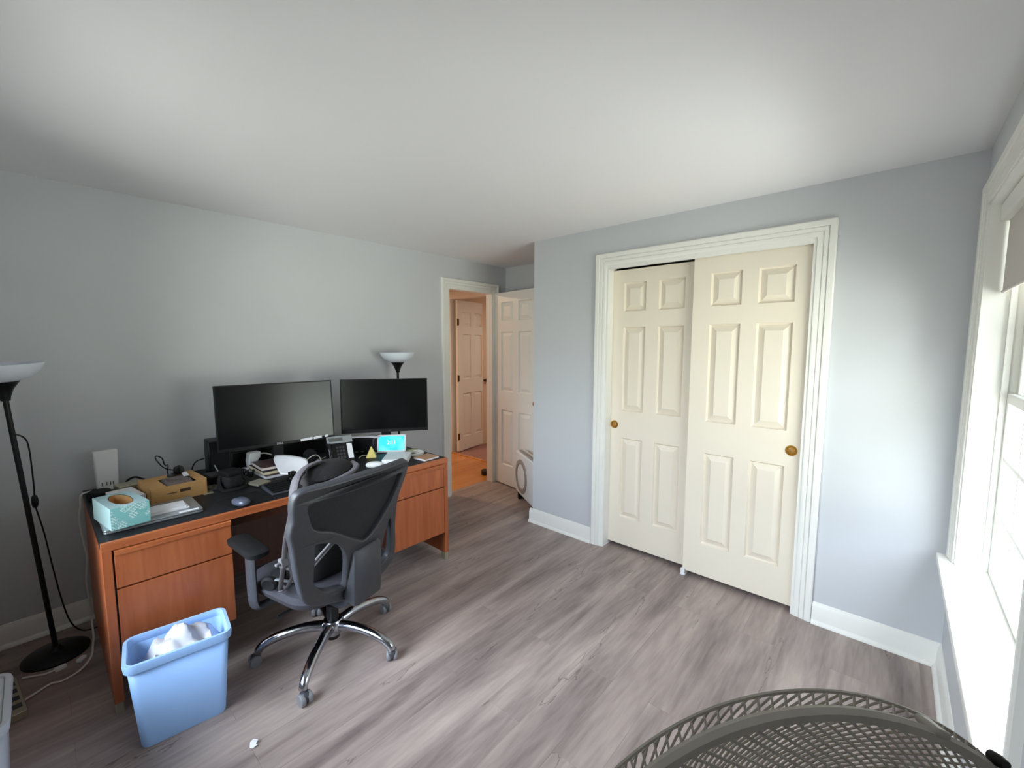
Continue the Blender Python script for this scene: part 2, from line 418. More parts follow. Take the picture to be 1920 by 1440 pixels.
# ------------------------------------------------------------------ the room shell
WT, LW = 0.14, 0.085
b = BM(); bx(b, XL - 0.10, XR + WT, YN - WT, YA, -0.05, 0); struct('floor', b, M['floor'], smooth=False)
b = BM(); bx(b, XL - 3.2, XL - 0.10, 1.2, 3.98, -0.05, 0); struct('floor_hall', b, M['hallfloor'], smooth=False)
b = BM(); bx(b, XL - 3.2, XL + 1.0, 3.98, 6.4, -0.05, 0.004); struct('floor_carpet', b, M['carpet'], smooth=False)
b = BM(); bx(b, XL - LW, XR + WT, YN - WT, YA + 0.12, H, H + 0.08); struct('ceiling', b, M['ceil'], smooth=False)
b = BM(); bx(b, XL - 3.2, XL - LW, 1.2, 6.4, H, H + 0.08); bx(b, XL - LW, XL + 1.0, YA + 0.12, 6.4, H, H + 0.08); struct('ceiling_hall', b, M['ceil'], smooth=False)
# left wall with the doorway to the hall
DY0, DY1, DH = 2.795, 3.435, 2.15
b = BM()
bx(b, XL - LW, XL, YN - WT, DY0, 0, H); bx(b, XL - LW, XL, DY1, YA + 0.12, 0, H); bx(b, XL - LW, XL, DY0, DY1, DH, H)
struct('wall_left', b, M['wall'], smooth=False)
# alcove walls
b = BM(); bx(b, XL, XA + 0.10, YA, YA + 0.12, 0, H); struct('wall_alcove', b, M['wall'], smooth=False)
# closet wall with the sliding-door opening
CX0, CX1, CH = -1.637, -0.357, 2.16
b = BM()
bx(b, XA, CX0, YC, YC + 0.12, 0, H); bx(b, CX1, XR, YC, YC + 0.12, 0, H); bx(b, CX0, CX1, YC, YC + 0.12, CH, H)
bx(b, XA, XA + 0.10, YC + 0.12, YA, 0, H)
struct('wall_closet', b, M['wall'], smooth=False)
b = BM(); bx(b, XA + 0.10, XR, YA, YA + 0.12, 0, H); struct('wall_closet_inside', b, M['wall'], smooth=False)
# window wall
WY0, WY1, WZ0, WZ1 = 1.44, 2.705, 0.60, 2.17
b = BM()
bx(b, XR, XR + WT, YN - WT, WY0, 0, H); bx(b, XR, XR + WT, WY1, YA + 0.12, 0, H)
bx(b, XR, XR + WT, WY0, WY1, 0, WZ0); bx(b, XR, XR + WT, WY0, WY1, WZ1, H)
struct('wall_window', b, M['wall'], smooth=False)
# wall behind the photographer, with a window of its own
NX0, NX1, NZ0, NZ1 = -2.42, -1.10, 0.60, 2.17
b = BM()
bx(b, XL, NX0, YN - WT, YN, 0, H); bx(b, NX1, XR, YN - WT, YN, 0, H)
bx(b, NX0, NX1, YN - WT, YN, 0, NZ0); bx(b, NX0, NX1, YN - WT, YN, NZ1, H)
struct('wall_near', b, M['wall'], smooth=False)
# hall walls: the end wall with a doorway into a carpeted room
HX0, HX1, HH = -4.765, -3.93, 2.225
b = BM()
bx(b, XL - 3.2, HX0, 3.98, 4.10, 0, H); bx(b, HX1, XL - LW, 3.98, 4.10, 0, H); bx(b, HX0, HX1, 3.98, 4.10, HH, H)
struct('wall_hall_end', b, M['hallwall'], smooth=False)
b = BM(); bx(b, XL - 3.3, XL - 3.2, 1.2, 6.4, 0, H); struct('wall_hall_far', b, M['hallwall'], smooth=False)
b = BM(); bx(b, XL - 3.2, XL - LW, 1.1, 1.2, 0, H); struct('wall_hall_near', b, M['hallwall'], smooth=False)
b = BM(); bx(b, XL - 3.2, XL + 1.0, 6.4, 6.5, 0, H); bx(b, XL + 1.0, XL + 1.1, YA + 0.12, 6.5, 0, H)
bx(b, HX0 - 0.14, HX0 - 0.012, 4.1005, 6.4, 0, H)  # slab added close behind the far door to darken its hinge gap
struct('wall_carpet_room', b, M['hallwall'], smooth=False)

# baseboards: profile swept along a wall
PROF = [(0, 0), (0.030, 0), (0.030, 0.006), (0.024, 0.018), (0.016, 0.022), (0.015, 0.085), (0.012, 0.092), (0.012, 0.104), (0.006, 0.112), (0.004, 0.120), (0, 0.122)]
def baseboard(name, p, q, nrm):
    p, q, n = Vector(p), Vector(q), Vector(nrm); bm = BM()
    loft(bm, [[(e + n * a + Vector((0, 0, z))) for a, z in PROF] for e in (p, q)])
    return struct(name, bm, M['trim'])
baseboard('baseboard_left', (XL, YN, 0), (XL, DY0 - 0.075, 0), (1, 0, 0))
baseboard('baseboard_closet_left', (XA - 0.03, YC, 0), (CX0 - 0.088, YC, 0), (0, -1, 0))
baseboard('baseboard_closet_right', (CX1 + 0.088, YC, 0), (XR, YC, 0), (0, -1, 0))
baseboard('baseboard_window', (XR, YN, 0), (XR, YC, 0), (-1, 0, 0))
baseboard('baseboard_near', (XL, YN, 0), (XR, YN, 0), (0, 1, 0))
baseboard('baseboard_alcove', (XL + 0.0, YA, 0), (XA, YA, 0), (0, -1, 0))
baseboard('baseboard_bump', (XA, YC - 0.0, 0), (XA, YA, 0), (-1, 0, 0))

# door and window casings: moulded profile (across width w, thickness)
CAS = [(0, 0), (0, 0.009), (0.010, 0.013), (0.024, 0.013), (0.027, 0.009), (0.030, 0.015), (0.048, 0.017), (0.051, 0.012), (0.055, 0.021), (0.080, 0.023), (0.086, 0.018), (0.086, 0)]
def casing(name, c0, c1, h, z0, frame, parent=None, top=True, bottom=False):
    """casing round an opening from c0 to c1 along a wall; frame(a, z, d) -> point"""
    bm = BM()
    def path(pts):   # pts: corners of the opening, mitred: (a, z, outward a, outward z)
        loft(bm, [[frame(a + oa * w, z + oz * w, d) for w, d in CAS] for a, z, oa, oz in pts])
    if bottom: path([(c0, z0, -1, -1), (c0, h, -1, 1), (c1, h, 1, 1), (c1, z0, 1, -1), (c0, z0, -1, -1)])
    else: path([(c0, z0, -1, 0), (c0, h, -1, 1), (c1, h, 1, 1), (c1, z0, 1, 0)])
    if parent is not None: return obj(name, bm, M['trim'], parent)
    return struct(name, bm, M['trim'])
casing('trim_1', DY0, DY1, DH, 0, lambda a, z, d: (XL + d, a, z))
casing('trim_2', CX0, CX1, CH, 0, lambda a, z, d: (a, YC - d, z))
casing('trim_3', HX0, HX1, HH, 0, lambda a, z, d: (a, 3.98 - d, z))
# jamb linings
b = BM()
bx(b, XL - LW, XL + 0.004, DY0 - 0.001, DY0 + 0.018, 0, DH); bx(b, XL - LW, XL + 0.004, DY1 - 0.018, DY1 + 0.001, 0, DH); bx(b, XL - LW, XL + 0.0045, DY0 + 0.0185, DY1 - 0.0185, DH - 0.018, DH)
bx(b, XL - 0.07, XL - 0.04, DY0 + 0.018, DY0 + 0.03, 0, DH - 0.018)
struct('trim_4', b, M['trim'], smooth=False)
b = BM()
bx(b, CX0 - 0.001, CX0 + 0.016, YC - 0.004, YC + 0.12, 0, CH); bx(b, CX1 - 0.016, CX1 + 0.001, YC - 0.004, YC + 0.12, 0, CH); bx(b, CX0 + 0.0165, CX1 - 0.0165, YC - 0.0045, YC + 0.014, CH - 0.03, CH); bx(b, CX0 + 0.0165, CX1 - 0.0165, YC + 0.0145, YC + 0.12, CH - 0.012, CH)
struct('trim_5', b, M['trim'], smooth=False)
b = BM()
bx(b, HX0 - 0.001, HX0 + 0.018, 3.975, 4.10, 0, HH); bx(b, HX1 - 0.018, HX1 + 0.001, 3.975, 4.10, 0, HH); bx(b, HX0 + 0.0185, HX1 - 0.0185, 3.9745, 4.10, HH - 0.018, HH)
struct('trim_6', b, M['trim'], smooth=False)
# wooden strip between the hall boards and the carpet
b = BM(); bx(b, HX0 + 0.02, HX1 - 0.02, 3.955, 4.0, 0, 0.008); struct('trim_7', b, M['hallfloor'], bevel=0.003)

# ------------------------------------------------------------------ six-panel doors
def panel_door(bm, w, h, th, rows, cols, both=False):
    """door in local X (width) / Z, front at y=0 facing -Y, back at y=th"""
    xs = sorted({0, w, *[c for p in cols for c in p]}); zs = sorted({0, h, *[r for p in rows for r in p]})
    def side(y, sgn):
        V = {(i, j): bm.verts.new((x, y, z)) for i, x in enumerate(xs) for j, z in enumerate(zs)}
        for i in range(len(xs) - 1):
            for j in range(len(zs) - 1):
                q = [V[i, j], V[i + 1, j], V[i + 1, j + 1], V[i, j + 1]]
                if (xs[i], xs[i + 1]) in cols and (zs[j], zs[j + 1]) in rows:
                    x0, x1, z0, z1 = xs[i], xs[i + 1], zs[j], zs[j + 1]
                    prev = q
                    for ins, dep in ((0.004, 0.010), (0.010, 0.017), (0.046, 0.002)):
                        r = [bm.verts.new(p) for p in ((x0 + ins, y + sgn * dep, z0 + ins), (x1 - ins, y + sgn * dep, z0 + ins), (x1 - ins, y + sgn * dep, z1 - ins), (x0 + ins, y + sgn * dep, z1 - ins))]
                        for k in range(4): bm.faces.new((prev[k], prev[(k + 1) % 4], r[(k + 1) % 4], r[k]))
                        prev = r
                    bm.faces.new(prev)
                else: bm.faces.new(q)
        return V
    A = side(0, 1); B = side(th, -1) if both else None
    nx, nz = len(xs) - 1, len(zs) - 1
    if both:
        ring = lambda V: [V[i, 0] for i in range(nx + 1)] + [V[nx, j] for j in range(1, nz + 1)] + [V[i, nz] for i in range(nx - 1, -1, -1)] + [V[0, j] for j in range(nz - 1, 0, -1)]
        ra, rb = ring(A), ring(B)
    else:
        ra = [A[i, 0] for i in range(nx + 1)] + [A[nx, j] for j in range(1, nz + 1)] + [A[i, nz] for i in range(nx - 1, -1, -1)] + [A[0, j] for j in range(nz - 1, 0, -1)]
        rb = [bm.verts.new((v.co.x, th, v.co.z)) for v in ra]
        bm.faces.new(rb)
    n = len(ra)
    for k in range(n): bm.faces.new((ra[k], ra[(k + 1) % n], rb[(k + 1) % n], rb[k]))
ROWS = [(0.217, 0.838), (1.047, 1.676), (1.791, 2.000)]
def finger_pull(parent, x, z, r=0.031):
    bm = BM(); mt = T((x, 0, z)) @ R(90, 'X')
    lathe(bm, [(0, 0.0006), (r * 0.70, 0.0006), (r * 0.76, 0.004), (r * 0.95, 0.004), (r, 0.0003)], 28, mt)
    o = obj('finger_pull', bm, M['brass'], parent); o['label'] = 'round brass finger pull'
    bm = BM(); lathe(bm, [(0, 0.0022), (r * 0.30, 0.0020), (r * 0.64, 0.0012), (r * 0.66, 0.0007)], 24, mt); obj('cup', bm, M['darkbrass'], o)
    return o
COLS = [(0.108, 0.288), (0.376, 0.562)]
dr = sthing('door_1', (-1.012, YC + 0.022, 0.032), 0, 'front sliding closet door, cream with six panels, in the right half of the opening', 'door')
b = BM(); panel_door(b, 0.655, 2.105, 0.034, ROWS, COLS); obj('panel', b, M['door'], dr, smooth=False); finger_pull(dr, 0.592, 0.935)
dr = sthing('door_2', (-1.622, YC + 0.076, 0.032), 0, 'rear sliding closet door, cream with six panels, in the left half of the opening', 'door')
b = BM(); panel_door(b, 0.655, 2.095, 0.034, ROWS, [(0.090, 0.262), (0.356, 0.538)]); obj('panel', b, M['door'], dr, smooth=False); finger_pull(dr, 0.035, 0.935)
# floor guide between the sliding doors
b = BM(); bx(b, -1.022, -0.988, YC + 0.0, YC + 0.10, 0.0, 0.006); bx(b, -1.018, -0.992, YC + 0.004, YC + 0.018, 0.006, 0.045)
bx(b, -1.018, -0.992, YC + 0.060, YC + 0.072, 0.006, 0.04)
tag(obj('door_guide', b, M['white'], bevel=0.002), 'small white plastic floor guide between the two sliding closet doors', 'door guide')

# room door, swung open in front of the alcove
dr = sthing('door_3', (XL + 0.006, 3.462, 0.012), math.radians(-8), 'white six-panel room door standing open in the alcove', 'door')
b = BM(); panel_door(b, 0.77, 2.125, 0.036, [(0.22, 0.84), (1.05, 1.70), (1.82, 2.02)], [(0.115, 0.315), (0.405, 0.605)], True); obj('panel', b, M['trim'], dr, smooth=False)
for z in (0.2, 1.05, 1.9):
    b = BM(); lathe(b, [(0, -0.045), (0.007, -0.045), (0.007, 0.045), (0, 0.045)], 12, T((-0.004, -0.004, z))); obj('hinge', b, M['bronze'], dr)
for yy, a in ((-0.001, 90), (0.037, -90)):
    b = BM(); lathe(b, [(0, 0.062), (0.024, 0.058), (0.028, 0.045), (0.020, 0.030), (0.010, 0.022), (0.010, 0.008), (0.026, 0.004), (0.026, 0)], 20, T((0.715, yy, 0.97)) @ R(a, 'X')); obj('door_knob', b, M['brass'], dr)
# far door, hinged on the end-wall opening and standing open into the carpeted room
dr = sthing('door_4', (HX0 + 0.105, 4.035, 0.018), math.radians(101), 'white panel door seen through the hall doorway', 'door')
b = BM(); panel_door(b, 0.76, 2.18, 0.034, [(0.20, 0.84), (1.05, 1.70), (1.82, 2.02)], [(0.115, 0.315), (0.405, 0.605)], True); obj('panel', b, M['trim'], dr, smooth=False)
for z in (0.22, 1.07, 1.87):
    b = BM(); lathe(b, [(0, -0.05), (0.009, -0.05), (0.009, 0.05), (0, 0.05)], 12, T((-0.014, -0.012, z)))
    bx(b, -0.012, 0.03, -0.003, -0.0005, z - 0.045, z + 0.045)
    obj('hinge', b, M['bronze'], dr)
b = BM(); lathe(b, [(0, 0.06), (0.024, 0.056), (0.028, 0.043), (0.018, 0.028), (0.010, 0.02), (0.010, 0.006), (0.026, 0.003), (0.026, 0)], 20, T((0.655, -0.001, 1.0)) @ R(90, 'X')); obj('door_knob', b, M['bronze'], dr)

# ------------------------------------------------------------------ windows
def window(name, c0, c1, z0, z1, frame, label):
    """frame(a, z, d): a along the wall, d depth outward from the inner wall face (negative = into the room)"""
    root = sthing(name, (0, 0, 0), 0, label, 'window')
    def fb(bm, a0, a1, za, zb, d0, d1):
        v = [bm.verts.new(frame(a, z, d)) for a in (a0, a1) for z in (za, zb) for d in (d0, d1)]
        for f in ((0, 1, 3, 2), (4, 6, 7, 5), (0, 4, 5, 1), (2, 3, 7, 6), (0, 2, 6, 4), (1, 5, 7, 3)): bm.faces.new([v[i] for i in f])
    casing('casing', c0, c1, z1, z0, lambda a, z, d: frame(a, z, -d), root)
    bm = BM()   # jamb lining with stops
    for a0, a1 in ((c0, c0 + 0.014), (c1 - 0.014, c1)): fb(bm, a0, a1, z0, z1, -0.003, 0.14)
    fb(bm, c0, c1, z1 - 0.014, z1, -0.003, 0.14)
    for a0, a1 in ((c0 + 0.014, c0 + 0.026), (c1 - 0.026, c1 - 0.014)): fb(bm, a0, a1, z0, z1 - 0.014, 0.078, 0.098)
    obj('jamb', bm, M['trim'], root, smooth=False, bevel=0.002)
    bm = BM(); fb(bm, c0 - 0.10, c1 + 0.10, z0 - 0.032, z0, -0.055, 0.0); fb(bm, c0, c1, z0 - 0.032, z0 + 0.004, -0.002, 0.15)
    obj('sill', bm, M['trim'], root, smooth=False, bevel=0.006)
    bm = BM(); fb(bm, c0 - 0.075, c1 + 0.075, z0 - 0.10, z0 - 0.032, -0.016, 0.0)
    obj('apron', bm, M['trim'], root, smooth=False, bevel=0.004)
    zm = z0 + (z1 - z0) * 0.485
    for k, (za, zb, d0, d1) in enumerate(((z0 + 0.004, zm + 0.02, 0.098, 0.122), (zm - 0.02, z1 - 0.014, 0.122, 0.146))):
        bm = BM(); s = 0.040; A0, A1 = c0 + 0.014, c1 - 0.014
        fb(bm, A0, A0 + s, za, zb, d0, d1); fb(bm, A1 - s, A1, za, zb, d0, d1)
        fb(bm, A0 + s, A1 - s, za, za + s, d0, d1); fb(bm, A0 + s, A1 - s, zb - s, zb, d0, d1)
        sash = obj('sash', bm, M['trim'], root, smooth=False, bevel=0.004)
        bm = BM()
        for q in (1, 2):
            zz = za + s + (zb - za - 2 * s) * q / 3; fb(bm, A0 + s, A1 - s, zz - 0.008, zz + 0.008, d0 + 0.004, d1 - 0.004)
        nc = max(3, round((A1 - A0) / 0.30))
        for q in range(1, nc):
            aa = A0 + s + (A1 - A0 - 2 * s) * q / nc; fb(bm, aa - 0.008, aa + 0.008, za + s, zb - s, d0 + 0.0045, d1 - 0.0045)
        obj('muntin', bm, M['trim'], sash, smooth=False)
        bm = BM(); dm = (d0 + d1) / 2
        v = [bm.verts.new(frame(a, z, dm)) for a, z in ((A0 + s, za + s), (A1 - s, za + s), (A1 - s, zb - s), (A0 + s, zb - s))]; bm.faces.new(v)
        obj('pane', bm, M['glass'], sash, smooth=False)
    bm = BM(); ac = (c0 + c1) / 2; fb(bm, ac - 0.03, ac + 0.03, zm + 0.02, zm + 0.034, 0.098, 0.124); obj('sash_lock', bm, M['white'], root, bevel=0.004)
    return root
window('window_1', WY0, WY1, WZ0, WZ1, lambda a, z, d: (XR + d, a, z), 'white double-hung window with grilles on the right wall')
window('window_2', NX0, NX1, NZ0, NZ1, lambda a, z, d: (a, YN - d, z), 'white double-hung window behind the camera')
# roller shade half way down the right-hand window
sh = thing('roller_shade', 'pale grey roller shade pulled half way down the right-hand window', 'window shade', (XR + 0.055, 0, 0))
b = BM(); bx(b, -0.001, 0.001, WY0 + 0.022, WY1 - 0.022, 1.80, WZ1 - 0.05); obj('cloth', b, M['shadecloth'], sh, smooth=False)
b = BM(); bx(b, -0.028, 0.022, WY0 + 0.0145, WY1 - 0.0145, WZ1 - 0.085, WZ1 - 0.0145); obj('cassette', b, M['trim'], sh, bevel=0.008)
b = BM(); tube(b, [(0, WY0 + 0.022, 1.80), (0, WY1 - 0.022, 1.80)], 0.006, 10); obj('hem_bar', b, M['shadecloth'], sh)

# ------------------------------------------------------------------ desk
DX0, DX1, DYA, DYB = -3.335, -2.37, 0.125, 1.945
dk = thing('desk', 'cherry wood executive desk with black top along the left wall', 'desk', (DX0, DYA, 0))
W_, L_ = DX1 - DX0, DYB - DYA
b = BM(); bx(b, 0, W_ - 0.022, 0, L_, DT - 0.035, DT); obj('desktop', b, M['deskblack'], dk, smooth=False, bevel=0.003)['label'] = 'black laminate desk top'
b = BM(); bx(b, W_ - 0.0219, W_, 0, L_, DT - 0.036, DT - 0.0005); obj('front_edge', b, M['woodedge'], dk, smooth=False, bevel=0.002)['label'] = 'chipped cherry wood edge strip'
for y0, y1 in ((0.0, 0.032), (L_ - 0.032, L_)):
    b = BM(); bx(b, 0.02, W_ - 0.001, y0, y1, 0.055, DT - 0.0351); p = obj('end_panel', b, M['wood'], dk, smooth=False, bevel=0.002)
    for x0 in (0.03, W_ - 0.055):
        b = BM(); bx(b, x0, x0 + 0.05, y0 + 0.003, y1 - 0.003, 0.0, 0.0551); obj('glide', b, M['glide'], p, smooth=False, bevel=0.002)
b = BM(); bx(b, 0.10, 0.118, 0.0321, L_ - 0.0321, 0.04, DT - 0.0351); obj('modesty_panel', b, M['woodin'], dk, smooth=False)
PW = 0.43
for y0, y1 in ((0.0321, 0.0321 + PW), (L_ - 0.0321 - PW, L_ - 0.0321)):
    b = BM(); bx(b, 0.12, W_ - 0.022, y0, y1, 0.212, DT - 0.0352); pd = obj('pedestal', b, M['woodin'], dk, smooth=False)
    for za, zb in ((0.556, 0.722), (0.212, 0.549)):
        b = BM()
        v = bx(b, W_ - 0.0219, W_ - 0.002, y0 + 0.006, y1 - 0.003, za, zb)
        for q in v:        # the upper front edge is cut back as a finger lip
            pass
        d = obj('drawer', b, M['wood'], dk, smooth=False, bevel=0.002)
        if zb > 0.7:
            b = BM(); loft(b, [[(W_ - 0.004, y, zb - 0.024), (W_ + 0.004, y, zb - 0.022), (W_ + 0.004, y, zb - 0.004), (W_ - 0.006, y, zb + 0.001)] for y in (y0 + 0.006, y1 - 0.003)])
            obj('drawer_lip', b, M['woodedge'], d, smooth=False)
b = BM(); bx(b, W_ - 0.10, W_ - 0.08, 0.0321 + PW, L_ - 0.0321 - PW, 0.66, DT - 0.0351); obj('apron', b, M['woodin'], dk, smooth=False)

# ------------------------------------------------------------------ office chair
HUB = (-2.095, 0.941)
CA = math.atan2(0.223, 0.975)
ch = thing('office_chair', 'charcoal mesh-back office chair on a chrome five-star base at the desk', 'chair', (HUB[0], HUB[1], 0), CA)
wv = Vector((0.16, 0, 0.60)).normalized(); nv = Vector((wv.z, 0, -wv.x))
def cb(s, t, d=0.0):
    bow = 0.035 - 0.40 * (s + 0.14) ** 2     # the back wraps round the sitter
    q = Vector((0.22, 0, 0.40)) + wv * t + nv * (d + bow); return Vector((q.x, s, q.z))
OUT = [(-0.432, 0.640), (-0.405, 0.657), (-0.33, 0.660), (-0.192, 0.663), (-0.031, 0.658), (0.085, 0.650), (0.135, 0.641), (0.155, 0.618), (0.153, 0.575), (0.138, 0.530), (0.118, 0.470), (0.117, 0.400), (0.140, 0.290), (0.185, 0.150), (0.190, 0.080), (0.150, 0.045), (0.060, 0.030), (-0.060, 0.025), (-0.200, 0.065), (-0.290, 0.100), (-0.340, 0.140), (-0.370, 0.225), (-0.395, 0.320), (-0.417, 0.418), (-0.434, 0.481), (-0.430, 0.540), (-0.437, 0.602)]
UP = [(-0.392, 0.598), (-0.323, 0.612), (-0.183, 0.614), (-0.02, 0.610), (0.084, 0.604), (0.122, 0.590), (0.112, 0.540), (0.080, 0.470), (0.035, 0.410), (-0.012, 0.357), (-0.053, 0.326), (-0.091, 0.318), (-0.150, 0.352), (-0.206, 0.392), (-0.275, 0.438), (-0.350, 0.472), (-0.378, 0.525)]
LOW = [(-0.340, 0.412), (-0.280, 0.400), (-0.225, 0.370), (-0.185, 0.320), (-0.165, 0.270), (-0.155, 0.198), (-0.150, 0.109), (-0.200, 0.125), (-0.265, 0.145), (-0.310, 0.190), (-0.328, 0.240), (-0.335, 0.336)]
RT = [(0.052, 0.235), (0.056, 0.300), (0.078, 0.372), (0.100, 0.345), (0.122, 0.270), (0.145, 0.170), (0.140, 0.110), (0.100, 0.092), (0.055, 0.100), (0.048, 0.160)]
me = curve_mesh([OUT, UP, LOW, RT], 0.010, 0.008, 4)
for v in me.vertices: v.co = cb(v.co.x, v.co.y, v.co.z)
obj('back_frame', me, M['charcoal'], ch)
me = curve_mesh([[(x, y) for x, y in [(-0.400, 0.608), (-0.2, 0.625), (0.0, 0.622), (0.125, 0.6), (0.085, 0.46), (-0.01, 0.345), (-0.075, 0.31), (-0.2, 0.385), (-0.362, 0.468), (-0.385, 0.53)]]], 0.001, 0, 4)
for v in me.vertices: v.co = cb(v.co.x, v.co.y, v.co.z - 0.006)
obj('back_mesh', me, M['mesh'], ch)
# lumbar spine box behind the frame
b = BM(); sp = [(-0.150, 0.020, 0.105), (0.024, 0.020, 0.105), (0.020, 0.285, 0.040), (-0.147, 0.285, 0.040)]
lo = []
for (s0, s1, t, d0, d1) in ((-0.150, 0.020, 0.045, 0.03, 0.088), (-0.150, 0.020, 0.056, 0.01, 0.092), (-0.149, 0.022, 0.15, 0.004, 0.070), (-0.147, 0.018, 0.275, 0.004, 0.040), (-0.140, 0.010, 0.292, 0.004, 0.022)):
    lo.append([cb(s0, t, d0), cb(s0, t, d1 - 0.012), cb(s0 + 0.02, t, d1), cb(s1 - 0.02, t, d1), cb(s1, t, d1 - 0.012), cb(s1, t, d0)])
loft(b, lo); obj('lumbar_cover', b, M['charcoal'], ch, bevel=0.003)
# inner lumbar pad bow (grey double band seen through the mesh)
for q in (0.0, 0.022):
    b = BM(); tube(b, catmull([cb(-0.30, 0.20, -0.07), cb(-0.285, 0.235 + q, -0.055), cb(-0.20, 0.345 + q, -0.035), cb(-0.10, 0.385 + q, -0.03), cb(0.0, 0.36 + q, -0.035), cb(0.07, 0.27 + q, -0.05)], 6), 0.005, 8)
    obj('lumbar_band', b, M['greystrap'], ch)['label'] = 'grey lumbar support band'
# seat
b = BM()
def seat_loop(z, g, dx=0.0):
    return [(x + dx, y, z) for x, y in rrect(-0.29 + g, 0.235 - g, -0.30 + g, 0.25 - g, 0.13 - g * 0.5, 6)]
loft(b, [seat_loop(0.375, 0.10), seat_loop(0.385, 0.045), seat_loop(0.410, 0.012), seat_loop(0.440, 0.0), seat_loop(0.462, 0.014), seat_loop(0.472, 0.05), seat_loop(0.474, 0.12)])
obj('seat', b, M['seatfab'], ch)['label'] = 'dark fabric seat cushion'
b = BM(); bx(b, -0.13, 0.17, -0.10, 0.08, 0.325, 0.376); obj('tilt_mechanism', b, M['black'], ch, bevel=0.012)
b = BM(); loft(b, [[(x, y, z) for x, y in ((x0, -0.11), (x0, 0.0), (x1, 0.0), (x1, -0.11))] for z, x0, x1 in ((0.335, 0.12, 0.20), (0.36, 0.16, 0.24), (0.41, 0.235, 0.275), (0.46, 0.25, 0.285))]); obj('back_bracket', b, M['charcoal'], ch, bevel=0.004)
b = BM(); tube(b, [(0.02, -0.10, 0.345), (0.02, -0.24, 0.350), (0.02, -0.30, 0.348)], [0.006, 0.006, 0.010], 8); obj('height_lever', b, M['black'], ch)
# armrests
for k, (pa, pb, zt, py) in enumerate((((-0.285, -0.300), (-0.005, -0.345), 0.640, -0.300), ((-0.22, 0.330), (0.075, 0.370), 0.640, 0.285))):
    a = Vector((pa[0], pa[1], zt)); c = Vector((pb[0], pb[1], zt)); dv = (c - a).normalized(); sv = Vector((-dv.y, dv.x, 0))
    b = BM(); L0 = (c - a).length
    ll = []
    for zz, g in ((-0.004, 0.012), (0.004, 0.002), (0.022, 0.0), (0.030, 0.010)):
        ll.append([a + dv * x + sv * y + Vector((0, 0, zz)) for x, y in rrect(-0.0 + g, L0 - g, -0.048 + g, 0.048 - g, 0.034, 5)])
    loft(b, ll); ap = obj('armrest', b, M['blackmatte'], ch)
    b = BM(); pc = (a + c) / 2 + dv * 0.02; sgn = -1 if k == 0 else 1
    tube(b, catmull([pc + Vector((0, 0, -0.004)), pc + Vector((0, 0, -0.05)), Vector((pc.x, pc.y, 0.53)), Vector((pc.x + 0.003, pc.y, 0.44)), Vector((pc.x + 0.006, pc.y * 0.995, 0.392)), Vector((pc.x + 0.01, pc.y * 0.95, 0.366)), Vector((pc.x + 0.01, py * 0.80, 0.358)), Vector((pc.x + 0.01, py * 0.45, 0.358))], 5), 0.02, 10, False, (0.034, 0.016), (1, 0, 0))
    obj('arm_post', b, M['charcoal'], ap)
# gas column and star base
b = BM(); lathe(b, [(0, 0.06), (0.030, 0.06), (0.030, 0.24), (0.020, 0.245), (0.020, 0.33), (0, 0.33)], 20); obj('gas_column', b, M['black'], ch)
b = BM(); lathe(b, [(0, 0.075), (0.035, 0.08), (0.052, 0.10), (0.055, 0.145), (0.045, 0.162), (0.032, 0.166), (0, 0.166)], 24); obj('base_hub', b, M['chrome'], ch)
for k in range(5):
    ang = math.radians(-46.4) - CA + k * 2 * PI / 5; c_, s_ = math.cos(ang), math.sin(ang)
    pts = catmull([(c_ * r, s_ * r, z) for r, z in ((0.03, 0.130), (0.12, 0.140), (0.22, 0.130), (0.295, 0.108), (0.335, 0.082), (0.345, 0.060))], 5)
    n = len(pts); rad = [0.026 - 0.008 * i / (n - 1) for i in range(n)]
    b = BM(); tube(b, pts, rad, 12); lg = obj('base_leg', b, M['chrome'], ch)
    sw = ang + (0.9, 2.2, 1.4, 2.8, 0.4)[k]; dx, dy = math.cos(sw), math.sin(sw)
    cx, cy = c_ * 0.346 + dx * 0.014, s_ * 0.346 + dy * 0.014
    mt = T((cx, cy, 0.027)) @ Matrix.Rotation(sw, 4, 'Z') @ R(90, 'X')
    b = BM()
    for z0 in (-0.026, 0.006): lathe(b, [(0, z0), (0.024, z0), (0.027, z0 + 0.004), (0.027, z0 + 0.016), (0.024, z0 + 0.020), (0, z0 + 0.020)], 20, mt)
    obj('caster', b, M['grey'], lg)
    b = BM(); sellip(b, (0, 0, 0.034), (0.024, 0.02, 0.024), 0.7, 16, 8, T((cx - dx * 0.004, cy - dy * 0.004, 0)) @ Matrix.Rotation(sw, 4, 'Z')); tube(b, [(c_ * 0.345, s_ * 0.345, 0.03), (c_ * 0.345, s_ * 0.345, 0.066)], 0.008, 8)
    obj('caster_hood', b, M['charcoal'], lg)

